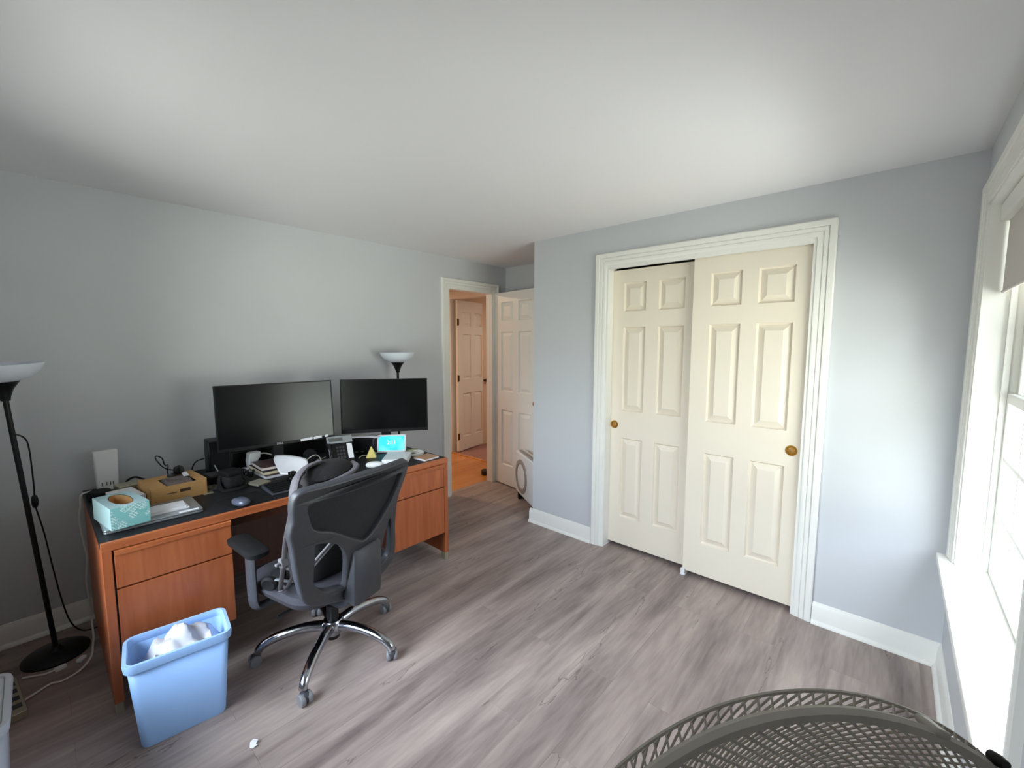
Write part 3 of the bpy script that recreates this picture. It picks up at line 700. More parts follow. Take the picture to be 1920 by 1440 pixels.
# backpack slumped on the seat, its top over the chair back
def cw(x, y, z):       # chair-local to world
    return Vector((HUB[0] + x * math.cos(CA) - y * math.sin(CA), HUB[1] + x * math.sin(CA) + y * math.cos(CA), z))
bp = thing('backpack', 'black backpack standing on the office chair with its straps hanging down', 'backpack', (HUB[0], HUB[1], 0.474), CA)
b = BM()
lo = []
for z, x, y, rx, ry in ((0.004, 0.05, -0.07, 0.08, 0.13), (0.02, 0.05, -0.07, 0.095, 0.16), (0.12, 0.07, -0.075, 0.10, 0.165), (0.28, 0.105, -0.085, 0.09, 0.16), (0.40, 0.135, -0.10, 0.08, 0.155), (0.48, 0.160, -0.11, 0.07, 0.145), (0.53, 0.170, -0.12, 0.055, 0.12), (0.558, 0.17, -0.125, 0.035, 0.085), (0.566, 0.17, -0.13, 0.015, 0.04)):
    ring = []
    for i in range(28):
        th = 2 * PI * i / 28; e = 0.7
        cx = math.copysign(abs(math.cos(th)) ** e, math.cos(th)); sy = math.copysign(abs(math.sin(th)) ** e, math.sin(th))
        wob = 1 + 0.05 * math.sin(3 * th + z * 9) + 0.03 * math.sin(7 * th - z * 21)
        ring.append((x + rx * cx * wob, y + ry * sy * wob, z))
    lo.append(ring)
loft(b, lo)
for v in b.verts:
    v.co.x = min(v.co.x, 0.22 + 0.16 / 0.60 * (v.co.z + 0.474 - 0.40) - 0.052 + 0.035 - 0.40 * (v.co.y + 0.14) ** 2 if v.co.z < 0.53 else 9)
obj('bag_body', b, M['bagfab'], bp)
b = BM(); tube(b, catmull([(0.225, -0.235, 0.50), (0.25, -0.20, 0.503), (0.26, -0.13, 0.512), (0.255, -0.06, 0.522), (0.225, -0.01, 0.532), (0.18, 0.0, 0.54)], 5), 0.011, 8, False, (0.009, 0.016)); obj('piping', b, M['strap'], bp)['label'] = 'grey piped rim of the bag opening'
b = BM(); loft(b, [[(0.225, -0.235, 0.505), (0.25, -0.16, 0.512), (0.25, -0.08, 0.520), (0.215, -0.01, 0.530)], [(0.19, -0.23, 0.545), (0.20, -0.16, 0.575), (0.20, -0.08, 0.575), (0.175, -0.01, 0.560)], [(0.12, -0.22, 0.545), (0.12, -0.16, 0.572), (0.12, -0.08, 0.572), (0.12, -0.02, 0.552)]], False, False, False)
obj('top_flap', b, M['bagfab'], bp, subsurf=2, solid=0.008)
b = BM(); tube(b, catmull([(0.225, -0.335, 0.46), (0.215, -0.325, 0.50), (0.19, -0.29, 0.545), (0.165, -0.23, 0.570), (0.16, -0.16, 0.578)], 6), 0.02, 10, False, (0.024, 0.010)); obj('shoulder_strap', b, M['strap'], bp)
b = BM(); tube(b, catmull([(0.215, -0.29, 0.52), (0.245, -0.345, 0.465), (0.232, -0.362, 0.38), (0.205, -0.362, 0.30), (0.17, -0.352, 0.20), (0.12, -0.335, 0.10), (0.07, -0.31, 0.03), (0.05, -0.285, 0.012), (0.0, -0.265, 0.008)], 6), 0.01, 8, False, (0.010, 0.003), (0, 1, 0)); st = obj('hanging_strap', b, M['strap'], bp)
b = BM(); bx(b, -0.012, 0.012, -0.016, 0.016, -0.02, 0.02, T((0.172, -0.355, 0.20)) @ R(-15, 'Y')); bx(b, -0.008, 0.008, -0.035, -0.016, -0.006, 0.006, T((0.172, -0.355, 0.20))); obj('buckle', b, M['greystrap'], st, bevel=0.004)
b = BM(); tube(b, catmull([(0.02, -0.24, 0.008), (0.06, -0.235, 0.03), (0.10, -0.245, 0.10), (0.145, -0.255, 0.15), (0.15, -0.27, 0.16), (0.13, -0.285, 0.10), (0.09, -0.30, 0.03), (0.05, -0.30, 0.01)], 6), 0.01, 8, False, (0.012, 0.003), (0, 1, 0)); obj('waist_strap', b, M['greystrap'], bp)
# round black headset-like pad lying on the seat beside the bag
hp = thing('headphones', 'black headphones lying on the left side of the chair seat', 'headphones', cw(-0.03, -0.272, 0.474), CA + 0.5)
for yy in (-0.032, 0.036):
    b = BM(); lathe(b, [(0, 0.0), (0.030, 0.0), (0.036, 0.006), (0.036, 0.020), (0.028, 0.028), (0.012, 0.024), (0, 0.024)], 24, T((0.0, yy, 0.036)) @ R(80 if yy > 0 else 100, 'X')); obj('ear_pad', b, M['blackmatte'], hp)
b = BM(); tube(b, catmull([(0.0, -0.040, 0.05), (0.045, -0.046, 0.052), (0.082, -0.02, 0.03), (0.086, 0.015, 0.03), (0.045, 0.046, 0.052), (0.0, 0.042, 0.05)], 6), 0.006, 8, False, (0.004, 0.011)); obj('headband', b, M['grey'], hp)

# ------------------------------------------------------------------ wastebasket
def tapered_bin(name, label, x, y, rz, w, d, h, m, rim=0.014, taper=0.86, rad=0.035):
    t = thing(name, label, 'wastebasket', (x, y, 0), rz)
    def lp(z, k, g=0.0): return [(px * k, py * k, z) for px, py in rrect(-d / 2 - g, d / 2 + g, -w / 2 - g, w / 2 + g, rad + g, 6)]
    b = BM()
    loft(b, [lp(0.004, taper * 0.97), lp(0.0, taper * 0.985), lp(0.008, taper), lp(h - 0.03, 1.0 - 0.03 * (1 - taper) / h)], True, False)
    k2 = 1.0 - 0.03 * (1 - taper) / h
    # rim rolls outward then down inside
    b.faces.ensure_lookup_table()
    obj_b = obj('bin_body', b, m, t, solid=0.003)
    b = BM()
    loft(b, [lp(h - 0.034, k2, 0.003), lp(h - 0.034, 1.0, rim * 0.75), lp(h - 0.012, 1.0, rim), lp(h, 1.0, rim * 0.8), lp(h, 1.0, -0.002), lp(h - 0.01, 1.0, -0.006), lp(h - 0.034, k2, 0.0)], False, False)
    obj('bin_rim', b, m, t)
    return t
BX, BY, BRZ = -2.163, 0.322, math.radians(-7)
wb = tapered_bin('wastebasket', 'sky blue rectangular plastic wastebasket in front of the desk drawers', BX, BY, BRZ, 0.330, 0.208, 0.368, M['bluebin'], 0.012, 0.84, 0.03)
# crumpled white bag in it
tb = thing('trash_bag', 'crumpled white plastic bag stuffed in the blue wastebasket', 'plastic bag', (BX, BY, 0.012), BRZ)
b = BM(); N1, N2 = 18, 26; g = []
rnd = random.Random(3)
for i in range(N1):
    row = []
    for j in range(N2):
        u, v = i / (N1 - 1), j / (N2 - 1)
        x = -0.086 + 0.172 * u; y = -0.122 + 0.272 * v
        edge = min(1, 6 * min(u, 1 - u, v, 1 - v))
        z = 0.312 + 0.062 * math.exp(-((u - 0.30) / 0.45) ** 2 - ((v - 0.50) / 0.34) ** 2) + 0.018 * math.sin(11 * v + 5 * u) * math.sin(6 * u - 3 * v) + 0.010 * math.sin(23 * v - 9 * u)
        z = z * edge + 0.25 * (1 - edge)
        row.append(b.verts.new((x, y, z + rnd.uniform(-0.004, 0.004))))
    g.append(row)
for i in range(N1 - 1):
    for j in range(N2 - 1): b.faces.new((g[i][j], g[i + 1][j], g[i + 1][j + 1], g[i][j + 1]))
bot = [b.verts.new((x, y, 0.0)) for x, y in ((-0.07, -0.11), (0.07, -0.11), (0.07, 0.11), (-0.07, 0.11))]
b.faces.new(bot)
edge_loops = ([g[i][0] for i in range(N1)], [g[N1 - 1][j] for j in range(N2)], [g[i][N2 - 1] for i in range(N1 - 1, -1, -1)], [g[0][j] for j in range(N2 - 1, -1, -1)])
for e_, (p0, p1) in zip(edge_loops, ((bot[0], bot[1]), (bot[1], bot[2]), (bot[2], bot[3]), (bot[3], bot[0]))):
    b.faces.new(list(e_) + [p1, p0])
obj('bag_film', b, M['bag'], tb)

# pale bin in the near-left corner
pb_ = tapered_bin('storage_bin', 'pale grey tapered plastic bin with a flat lid in the lower left corner', -2.26, -0.228, 0, 0.15, 0.34, 0.34, M['palegrey'], 0.016, 0.8, 0.03)

b = BM(); prism(b, rrect(-0.165, 0.165, -0.070, 0.070, 0.028), 0.329, 0.336); obj('lid', b, M['palegrey'], pb_, bevel=0.003)
# crumpled scrap of paper
b = BM(); q = [(-0.012, -0.006, 0.0), (0.004, -0.014, 0.004), (0.018, -0.002, 0.010), (0.006, 0.004, 0.003), (0.010, 0.016, 0.014), (-0.006, 0.012, 0.020), (-0.016, 0.006, 0.012)]
vs = [b.verts.new(p) for p in q]; c0 = b.verts.new((-0.002, 0.002, 0.002))
for i in range(len(vs)): b.faces.new((vs[i], vs[(i + 1) % len(vs)], c0))
o = tag(obj('paper_scrap', b, M['paper'], smooth=False, solid=0.001), 'small crumpled white paper scrap on the floor in front of the wastebasket', 'paper scrap'); o.location = (-1.79, 0.471, 0.001); o.rotation_euler = (0, 0, 0.8)

# ------------------------------------------------------------------ floor lamps
def floor_lamp(label, x, y, tilt, hz):
    t = thing('floor_lamp', label, 'floor lamp', (x, y, 0), 0, 'torchiere lamps along the left wall')
    top = Vector((tilt[0], tilt[1], hz))
    b = BM(); lathe(b, [(0, 0), (0.125, 0), (0.125, 0.008), (0.110, 0.018), (0.030, 0.028), (0.016, 0.045), (0, 0.045)], 36); obj('base', b, M['black'], t)
    b = BM(); tube(b, [(0, 0, 0.03), top * ((hz - 0.165) / hz)], 0.0105, 14); pole = obj('pole', b, M['black'], t)
    zax = top.normalized(); q = zax.to_track_quat('Z', 'Y').to_matrix().to_4x4(); mt = T(top) @ q
    b = BM(); lathe(b, [(0, -0.172), (0.016, -0.170), (0.020, -0.150), (0.032, -0.118), (0.052, -0.088), (0.058, -0.083), (0.050, -0.080), (0, -0.082)], 28, mt); obj('cup', b, M['black'], t)
    b = BM(); lathe(b, [(0.050, -0.081), (0.075, -0.074), (0.105, -0.058), (0.128, -0.036), (0.142, -0.012), (0.147, 0.0), (0.144, 0.001), (0.139, -0.012), (0.124, -0.036), (0.100, -0.056), (0.070, -0.070), (0.0, -0.076)], 40, mt); obj('lamp_shade', b, M['lampshade'], t)['label'] = 'white frosted bowl shade'
    return t, pole
lamp, pole = floor_lamp('black torchiere floor lamp with white bowl shade left of the desk', -3.10, -0.03, (0.03, -0.085), 1.485)
pa = lambda z: Vector((0.03 * z / 1.485, -0.085 * z / 1.485, z))
b = BM(); tube(b, catmull([pa(1.16) + Vector((0.012, 0.004, 0)), pa(1.13) + Vector((0.0, 0.035, 0)), (-0.03, -0.020, 1.06), (-0.05, -0.018, 0.90), (-0.06, -0.02, 0.82)], 6), 0.0035, 6)
tube(b, catmull([(-0.06, -0.02, 0.77), (-0.07, 0.0, 0.62), (-0.08, 0.015, 0.45), (-0.09, 0.035, 0.25), (-0.10, 0.06, 0.10), (-0.10, 0.10, 0.03), (-0.12, 0.16, 0.008), (-0.15, 0.22, 0.006)], 6), 0.0035, 6); cd = obj('cord', b, M['black'], lamp)
b = BM(); sellip(b, (-0.06, -0.02, 0.795), (0.013, 0.013, 0.034), 0.8, 12, 8); obj('switch', b, M['black'], cd)
floor_lamp('black torchiere floor lamp with white bowl shade behind the right monitor', -3.205, 2.09, (0, 0), 1.505)

# ------------------------------------------------------------------ monitors
def monitor(label, c, rz, w, h, z0, neck, foot, chin, tilt=0.0, group='monitors on the desk'):
    """screen faces local +X; root on the desk top"""
    t = thing('monitor', label, 'monitor', (c[0], c[1], DT), rz, group)
    zb = z0 - DT
    mt = T((0, 0, zb)) @ R(-tilt, 'Y') @ T((0, 0, -zb)); n0 = len(t.children)
    b = BM(); bx(b, -0.018, 0.0, -w / 2, w / 2, zb, zb + h); bx(b, -0.07, -0.018, -w * 0.33, w * 0.33, zb + 0.06, zb + h - 0.07); obj('housing', b, M['black'], t, bevel=0.003)
    bz = 0.008
    b = BM()
    for y0, y1, za, zc in ((-w / 2, w / 2, zb, zb + chin), (-w / 2, w / 2, zb + h - bz, zb + h), (-w / 2, -w / 2 + bz, zb + chin, zb + h - bz), (w / 2 - bz, w / 2, zb + chin, zb + h - bz)): bx(b, 0.0001, 0.004, y0, y1, za, zc)
    obj('bezel', b, M['black'], t, bevel=0.001)
    b = BM(); bx(b, 0.0001, 0.0022, -w / 2 + bz, w / 2 - bz, zb + chin, zb + h - bz); obj('screen', b, M['screen'], t, smooth=False)['label'] = 'switched-off black screen'
    for q in t.children: q.data.transform(mt)
    b = BM(); bx(b, -0.105, -0.07, -0.035, 0.035, 0.012, zb + h * 0.55); obj('stand_neck', b, neck, t, bevel=0.006)
    b = BM(); prism(b, rrect(-0.20, -0.045, -0.085, 0.085, 0.03), 0.0, 0.012); obj('stand_foot', b, foot, t, bevel=0.003)
    return t, zb
m1, zb = monitor('large black monitor on the left of the pair on the desk', (-2.95, 1.032), math.radians(-6.5), 0.685, 0.402, 0.928, M['black'], M['black'], 0.017, 4.5)
tm = text_mesh('DELL', 0.017); tmesh(tm, T((0.0045, -0.005, zb + 0.009)) @ R(90, 'Z') @ R(90, 'X')); obj('logo', tm, M['logo'], m1, smooth=False)
m2, zb2 = monitor('smaller black monitor on the right of the pair on the desk', (-2.825, 1.725), math.atan2(-0.35, 0.52), 0.625, 0.400, 0.922, M['black'], M['black'], 0.024, 2.0)
b = BM(); lathe(b, [(0, 0), (0.007, 0), (0.007, 0.0006), (0, 0.0006)], 20, T((0.0041, 0.03, zb2 + 0.012)) @ R(90, 'Y')); obj('logo', b, M['charcoal'], m2, smooth=False)
sbr = thing('soundbar', 'long low black soundbar behind the stand of the left monitor', 'soundbar', (-3.225, 1.13, DT + 0.0003), 0)
b = BM(); bx(b, -0.04, 0.04, -0.33, 0.33, 0, 0.115); obj('cabinet', b, M['black'], sbr, bevel=0.008)
b = BM(); bx(b, 0.0402, 0.0425, -0.31, 0.31, 0.012, 0.103); obj('grille', b, M['blackmatte'], sbr, smooth=False)
# white paper flags stuck along the left monitor's lower edge
for y0, y1, z, lb in ((1.150, 1.225, 0.930, 'longer white paper flag stuck under the left monitor screen'), (1.232, 1.285, 0.934, 'shorter white paper flag stuck under the left monitor screen, to the right'), (1.305, 1.325, 0.938, 'tiny white paper flag by the lower right corner of the left monitor')):
    b = BM(); bx(b, 0, 0.0008, 0, y1 - y0, 0, 0.016, R(5, 'X')); o = tag(obj('paper_flag', b, M['paper'], smooth=False), lb, 'sticky note'); o.location = (-2.9435 + 0.1139 * (y0 - 1.032), y0, z); o.rotation_euler = (0, 0, math.radians(-6.5))

# ------------------------------------------------------------------ things on the desk
def put(o, label, cat, loc, rz=0.0, group=None):
    o.location = loc; o.rotation_euler = (0, 0, rz); return tag(o, label, cat, group)
def slab(name, m, w, d, h, label, cat, loc, rz=0, bevel=0.002, group=None, r=None):
    """slab with local X depth d, local Y width w"""
    b = BM()
    if r: prism(b, rrect(-d / 2, d / 2, -w / 2, w / 2, r), 0, h)
    else: bx(b, -d / 2, d / 2, -w / 2, w / 2, 0, h)
    return put(obj(name, b, m, smooth=bool(r), bevel=bevel), label, cat, loc, rz, group)
# silver laptop
lp_ = thing('laptop', 'closed silver laptop lying at the left front of the desk top', 'laptop', (-2.602, 0.322, DT), math.radians(0))
b = BM(); prism(b, rrect(-0.125, 0.125, -0.178, 0.178, 0.012), 0.001, 0.010); obj('base', b, M['silver'], lp_, bevel=0.002)
b = BM(); prism(b, rrect(-0.125, 0.125, -0.178, 0.178, 0.012), 0.0115, 0.019); obj('lid', b, M['silver'], lp_, bevel=0.002)
b = BM(); bx(b, -0.118, 0.117, -0.17, 0.17, 0.0095, 0.012); obj('seam', b, M['black'], lp_, smooth=False)
LZ = DT + 0.0192
# white papers on the laptop
for k, (dx, dy, rz, lb) in enumerate(((0.0, 0.0, 0.03, 'white folded paper on the laptop beneath another sheet'), (-0.006, -0.008, -0.05, 'top white paper of the pair on the laptop'))):
    slab('folded_paper', M['paper'], 0.16, 0.10, 0.007, lb, 'paper', (-2.578 + dx, 0.375 + dy, LZ + 0.0002 + 0.0072 * k), rz, 0.001, 'papers on the laptop')
slab('white_strip', M['paper'], 0.075, 0.016, 0.003, 'narrow white card strip on the right front edge of the laptop', 'card', (-2.487, 0.445, LZ + 0.0002), 0.02, 0.0005)
# tissue box
tx = thing('tissue_box', 'teal and white patterned tissue box on the laptop', 'tissue box', (-2.582, 0.215, LZ + 0.0003), math.radians(9))
b = BM()
hx, hy, hz = 0.122, 0.067, 0.096
v = bx(b, -hx, hx, -hy, hy, 0, hz)
b.faces.ensure_lookup_table(); topf = [f for f in b.faces if all(abs(q.co.z - hz) < 1e-6 for q in f.verts)][0]
bmesh.ops.delete(b, geom=[topf], context='FACES_ONLY')
cor = [q for q in b.verts if abs(q.co.z - hz) < 1e-6]; cor.sort(key=lambda q: math.atan2(q.co.y, q.co.x))
ov = [b.verts.new((0.096 * math.copysign(abs(math.cos(a)) ** 0.9, math.cos(a)), 0.036 * math.sin(a), hz)) for a in [math.radians(-180 + 15 * k + 7.5) for k in range(24)]]
angs = [math.atan2(q.co.y, q.co.x) for q in cor]
own = []
for q in ov:
    own.append(min(range(4), key=lambda i: (q.co.x / 0.096 - math.copysign(1, cor[i].co.x)) ** 2 + (q.co.y / 0.036 - math.copysign(1, cor[i].co.y)) ** 2))
for i in range(24):
    j = (i + 1) % 24
    b.faces.new((ov[i], ov[j], cor[own[i]]))
    if own[i] != own[j]: b.faces.new((ov[j], cor[own[j]], cor[own[i]]))
body = obj('carton', b, [M['tissue'], M['teal']], tx, smooth=False)
for p in body.data.polygons: p.material_index = 0 if abs(p.normal.x) > 0.8 else 1
b = BM(); lathe(b, [(0.0, hz - 0.05), (1.0, hz - 0.05), (1.0, hz - 0.001)], 24, Matrix.Diagonal((0.094, 0.034, 1, 1))); obj('opening', b, M['card'], tx, smooth=False)
# white papers and a round puck behind the tissue box
slab('paper_stack', M['paper'], 0.105, 0.20, 0.055, 'stack of white papers behind the tissue box', 'papers', (-2.90, 0.262, DT + 0.0003), math.radians(9), 0.001)
slab('grey_case', M['glide'], 0.12, 0.085, 0.06, 'flat pale grey case behind the white paper stack', 'case', (-3.075, 0.300, DT + 0.0003), math.radians(9), 0.004)
b = BM(); lathe(b, [(0, 0), (0.046, 0), (0.050, 0.006), (0.050, 0.038), (0.042, 0.046), (0, 0.046)], 32); put(obj('round_speaker', b, M['blackmatte']), 'small round black speaker between the white router and the tissue box', 'speaker', (-3.085, 0.178, DT + 0.0003))
# upright white router
rt = thing('router', 'upright white router panel at the left end of the desk by the wall', 'router', (-3.262, 0.224, DT), math.radians(6))
b = BM(); loft(b, [[(x, y, z) for x, y in rrect(-0.018, 0.018, -w / 2, w / 2, 0.010)] for z, w in ((0.0, 0.088), (0.02, 0.090), (0.218, 0.104), (0.224, 0.100))]); obj('case', b, M['white'], rt, bevel=0.002)
b = BM()
for y in (-0.024, -0.006, 0.010, 0.022): bx(b, 0.0179, 0.0186, y - 0.0025, y + 0.0025, 0.028, 0.048)
obj('indicator_marks', b, M['lcd'], rt, smooth=False)
# cardboard box with pulp tray
cbx = thing('cardboard_box', 'open brown cardboard tray box on the desk right of the tissue box', 'box', (-2.880, 0.452, DT + 0.0003), math.radians(5))
b = BM(); w2, d2, hh = 0.122, 0.118, 0.085
bx(b, -d2, d2, -w2, w2, 0, 0.003)
for q in ((-d2, d2, -w2, -w2 + 0.003), (-d2, d2, w2 - 0.003, w2), (-d2, -d2 + 0.003, -w2, w2), (d2 - 0.003, d2, -w2, w2)): bx(b, q[0], q[1], q[2], q[3], 0.003, hh)
bx(b, -d2, d2, -w2, -0.055, hh, hh + 0.002); bx(b, -d2, -0.04, -0.055, w2, hh, hh + 0.002); bx(b, -0.04, d2, 0.075, w2, hh, hh + 0.002)
obj('carton', b, M['card'], cbx, smooth=False)
b = BM(); loft(b, [[(x, y, z) for x, y in rrect(-0.036 + g, 0.104 - g, -0.048 + g, 0.068 - g, 0.012)] for z, g in ((0.004, 0.0), (0.075, 0.0), (0.092, 0.006), (0.094, 0.02), (0.080, 0.03))], True, True); obj('pulp_tray', b, M['pulp'], cbx)
b = BM(); bx(b, d2, d2 + 0.0006, 0.0, 0.046, 0.040, 0.056); bx(b, d2, d2 + 0.0006, -0.055, -0.012, 0.042, 0.047); obj('printed_mark', b, M['label'], cbx, smooth=False)
b = BM(); bx(b, -0.012, 0.012, -0.045, 0.045, 0, 0.004); put(obj('card_strip', b, M['paper'], smooth=False, bevel=0.001), 'white card strip lying on the cardboard box', 'card', (-2.895, 0.512, DT + 0.0985), 1.5)
# webcam with cable on the box
wc = thing('webcam', 'round black webcam lying on the cardboard box', 'webcam', (-2.945, 0.492, DT + 0.0876), 0.6)
b = BM(); lathe(b, [(0, -0.014), (0.018, -0.014), (0.026, -0.006), (0.026, 0.010), (0.020, 0.016), (0, 0.012)], 24, T((0, 0, 0.028)) @ R(70, 'Y')); obj('body', b, M['blackgloss'], wc)
b = BM(); bx(b, -0.03, 0.005, -0.045, -0.02, 0.0, 0.012); bx(b, -0.02, -0.008, -0.03, 0.01, 0.004, 0.02); obj('clip', b, M['charcoal'], wc, bevel=0.002)
b = BM(); tube(b, catmull([(-0.02, -0.01, 0.03), (-0.045, -0.04, 0.05), (-0.07, -0.06, 0.10), (-0.09, -0.04, 0.115), (-0.12, 0.02, 0.085), (-0.15, 0.06, 0.035), (-0.17, 0.10, 0.02), (-0.20, 0.12, -0.03), (-0.22, 0.16, -0.08)], 6), 0.003, 6); obj('cable', b, M['black'], wc)
# tall black speaker beside the left monitor
sp_ = thing('desk_speaker', 'tall black desk speaker left of the large monitor', 'speaker', (-3.15, 0.728, DT), math.radians(-4))
b = BM(); bx(b, -0.07, 0.07, -0.058, 0.058, 0.0, 0.222); obj('cabinet', b, M['black'], sp_, bevel=0.006)
b = BM(); prism(b, rrect(-0.048, 0.048, 0.018, 0.208, 0.008), 0, 0.004, T((0.0705, 0, 0)) @ R(90, 'Z') @ R(90, 'X')); obj('grille', b, M['blackmatte'], sp_)
b = BM(); tube(b, catmull([(-3.20, 0.667, DT + 0.10), (-3.22, 0.63, DT + 0.085), (-3.235, 0.61, DT + 0.045), (-3.21, 0.60, DT + 0.008), (-3.16, 0.612, DT + 0.006), (-3.12, 0.635, DT + 0.02), (-3.14, 0.655, DT + 0.006)], 6), 0.004, 6)
tag(obj('speaker_cable', b, M['black']), 'thin black cable looping beside the tall speaker', 'cable')
b = BM(); tube(b, catmull([(-3.26, 0.30, DT + 0.005), (-3.27, 0.31, DT + 0.03), (-3.255, 0.34, DT + 0.045), (-3.22, 0.37, DT + 0.035), (-3.21, 0.41, DT + 0.01), (-3.23, 0.47, DT + 0.006), (-3.22, 0.54, DT + 0.006)], 6), 0.006, 8)
tag(obj('power_cable', b, M['black']), 'thick black cable arching behind the white paper stack', 'cable')
# power adapter, pen, pouch, tape, cards
ad = thing('power_adapter', 'black brick power adapter in front of the tall speaker', 'adapter', (-2.965, 0.668, DT), math.radians(6))
b = BM(); bx(b, -0.06, 0.06, -0.05, 0.05, 0.0, 0.052); obj('brick', b, M['black'], ad, bevel=0.006)
b = BM(); bx(b, -0.05, 0.048, -0.04, 0.04, 0.0521, 0.0528); obj('rating_label', b, M['charcoal'], ad, smooth=False)
pn = thing('pen', 'silver pen lying across the black power adapter', 'pen', (-2.868, 0.672, DT + 0.0535), 0)
b = BM(); tube(b, [(0, 0, 0.002), (-0.07, -0.012, 0.055)], 0.0038, 8); obj('barrel', b, M['silver'], pn)
b = BM(); tube(b, [(0.008, 0.0014, 0.0), (0, 0, 0.002)], [0.001, 0.0038], 8); obj('tip', b, M['glide'], pn)
cbg = thing('camera_bag', 'small black camera bag with a strap on the desk below the large monitor', 'camera bag', (-2.785, 0.700, DT), math.radians(18))
b = BM(); sellip(b, (0, 0, 0.050), (0.046, 0.046, 0.0495), 0.45, 28, 14); obj('bag_body', b, M['darkfab'], cbg)
b = BM(); prism(b, rrect(-0.050, 0.049, -0.048, 0.048, 0.018), 0.074, 0.104); obj('flap', b, M['blackmatte'], cbg, bevel=0.008)
b = BM(); tube(b, catmull([(-0.02, -0.046, 0.08), (-0.01, -0.062, 0.05), (0.03, -0.075, 0.012), (0.07, -0.05, 0.011), (0.085, 0.0, 0.011), (0.07, 0.05, 0.011), (0.03, 0.066, 0.035), (0.0, 0.046, 0.08)], 6), 0.008, 8, False, (0.003, 0.010)); obj('strap', b, M['blackmatte'], cbg)
tp = thing('tape_dispenser', 'clear tape roll on the desk in front of the black adapter', 'tape', (-2.835, 0.625, DT + 0.0002), 0.3)
b = BM(); lathe(b, [(0.018, 0), (0.034, 0), (0.034, 0.015), (0.018, 0.015), (0.018, 0)], 28); obj('roll', b, M['lcd'], tp)
b = BM(); lathe(b, [(0.012, 0.001), (0.0178, 0.001), (0.0178, 0.014), (0.012, 0.014), (0.012, 0.001)], 28); obj('core', b, M['glide'], tp)
b = BM(); prism(b, [(-0.05, -0.03), (0.04, -0.045), (0.05, 0.0), (0.01, 0.012), (-0.03, 0.05)], 0, 0.0012); put(obj('torn_card', b, M['glide'], smooth=False), 'torn pale card beside the cardboard box', 'card', (-2.80, 0.690 - 0.095, DT + 0.0002), 0.3)
slab('grey_card', M['glide'], 0.085, 0.10, 0.012, 'square grey card case left of the book stack', 'card case', (-2.725, 0.868 - 0.045, DT + 0.006), math.radians(20), 0.003)
slab('mouse_pad', M['blackmatte'], 0.20, 0.20, 0.0028, 'black mouse pad near the front edge of the desk', 'mouse pad', (-2.50, 0.69, DT + 0.0002), math.radians(8), 0.001, None, 0.015)
ms = thing('computer_mouse', 'steel blue computer mouse on the front edge of the desk', 'mouse', (-2.437, 0.650, DT + 0.0031), math.radians(20))
b = BM(); sellip(b, (0, 0, 0.016), (0.052, 0.032, 0.020), 0.85, 24, 12); bmesh.ops.bisect_plane(b, geom=b.verts[:] + b.edges[:] + b.faces[:], plane_co=(0, 0, 0.001), plane_no=(0, 0, -1), clear_outer=True); obj('shell', b, M['steelgrey'], ms)
b = BM(); lathe(b, [(0, -0.004), (0.008, -0.004), (0.008, 0.004), (0, 0.004)], 14, T((-0.026, 0, 0.030)) @ R(90, 'X')); obj('scroll_wheel', b, M['black'], ms)
b = BM()
for k, (cx, cy, rr_) in enumerate(((-2.915, 0.79, 0.05), (-2.90, 0.815, 0.04), (-2.93, 0.77, 0.045))):
    tube(b, catmull([(cx + rr_ * (1 + 0.35 * math.sin(5 * a + k)) * math.cos(a), cy + 0.7 * rr_ * math.sin(a + k), DT + 0.008 + 0.05 * abs(math.sin(1.5 * a + k))) for a in [2 * PI * i / 9 for i in range(9)]], 5, True), 0.004, 6, True)
tag(obj('cable_tangle', b, M['black']), 'tangle of black cables on the desk between the tall speaker and the books', 'cables')
# white adapters
wd = thing('white_charger', 'small white charger box below the left side of the large monitor', 'charger', (-3.02, 0.815, DT), math.radians(8))
b = BM(); bx(b, -0.03, 0.03, -0.042, 0.042, 0.0, 0.034); obj('case', b, M['white'], wd, bevel=0.007)
b = BM(); tube(b, catmull([(0.03, 0.03, 0.015), (0.06, 0.045, 0.012), (0.08, 0.09, 0.03), (0.04, 0.12, 0.05), (-0.02, 0.13, 0.06)], 6), 0.003, 6); obj('lead', b, M['black'], wd)
pg = thing('plug_adapter', 'white angled plug adapter standing under the large monitor', 'plug adapter', (-3.10, 0.905, DT), math.radians(10))
b = BM(); loft(b, [[(x, y, z) for x, y in rrect(-0.024, 0.024, y0, y1, 0.010)] for z, y0, y1 in ((0.0, -0.026, 0.024), (0.03, -0.030, 0.026), (0.06, -0.034, 0.030), (0.075, -0.030, 0.046), (0.108, -0.026, 0.048), (0.112, -0.022, 0.042))]); obj('body', b, M['white'], pg, bevel=0.002)
b = BM(); tube(b, catmull([(0.0, 0.045, 0.092), (0.01, 0.08, 0.09), (0.03, 0.12, 0.07), (0.04, 0.15, 0.045)], 6), 0.0045, 8); obj('cord', b, M['cable'], pg)
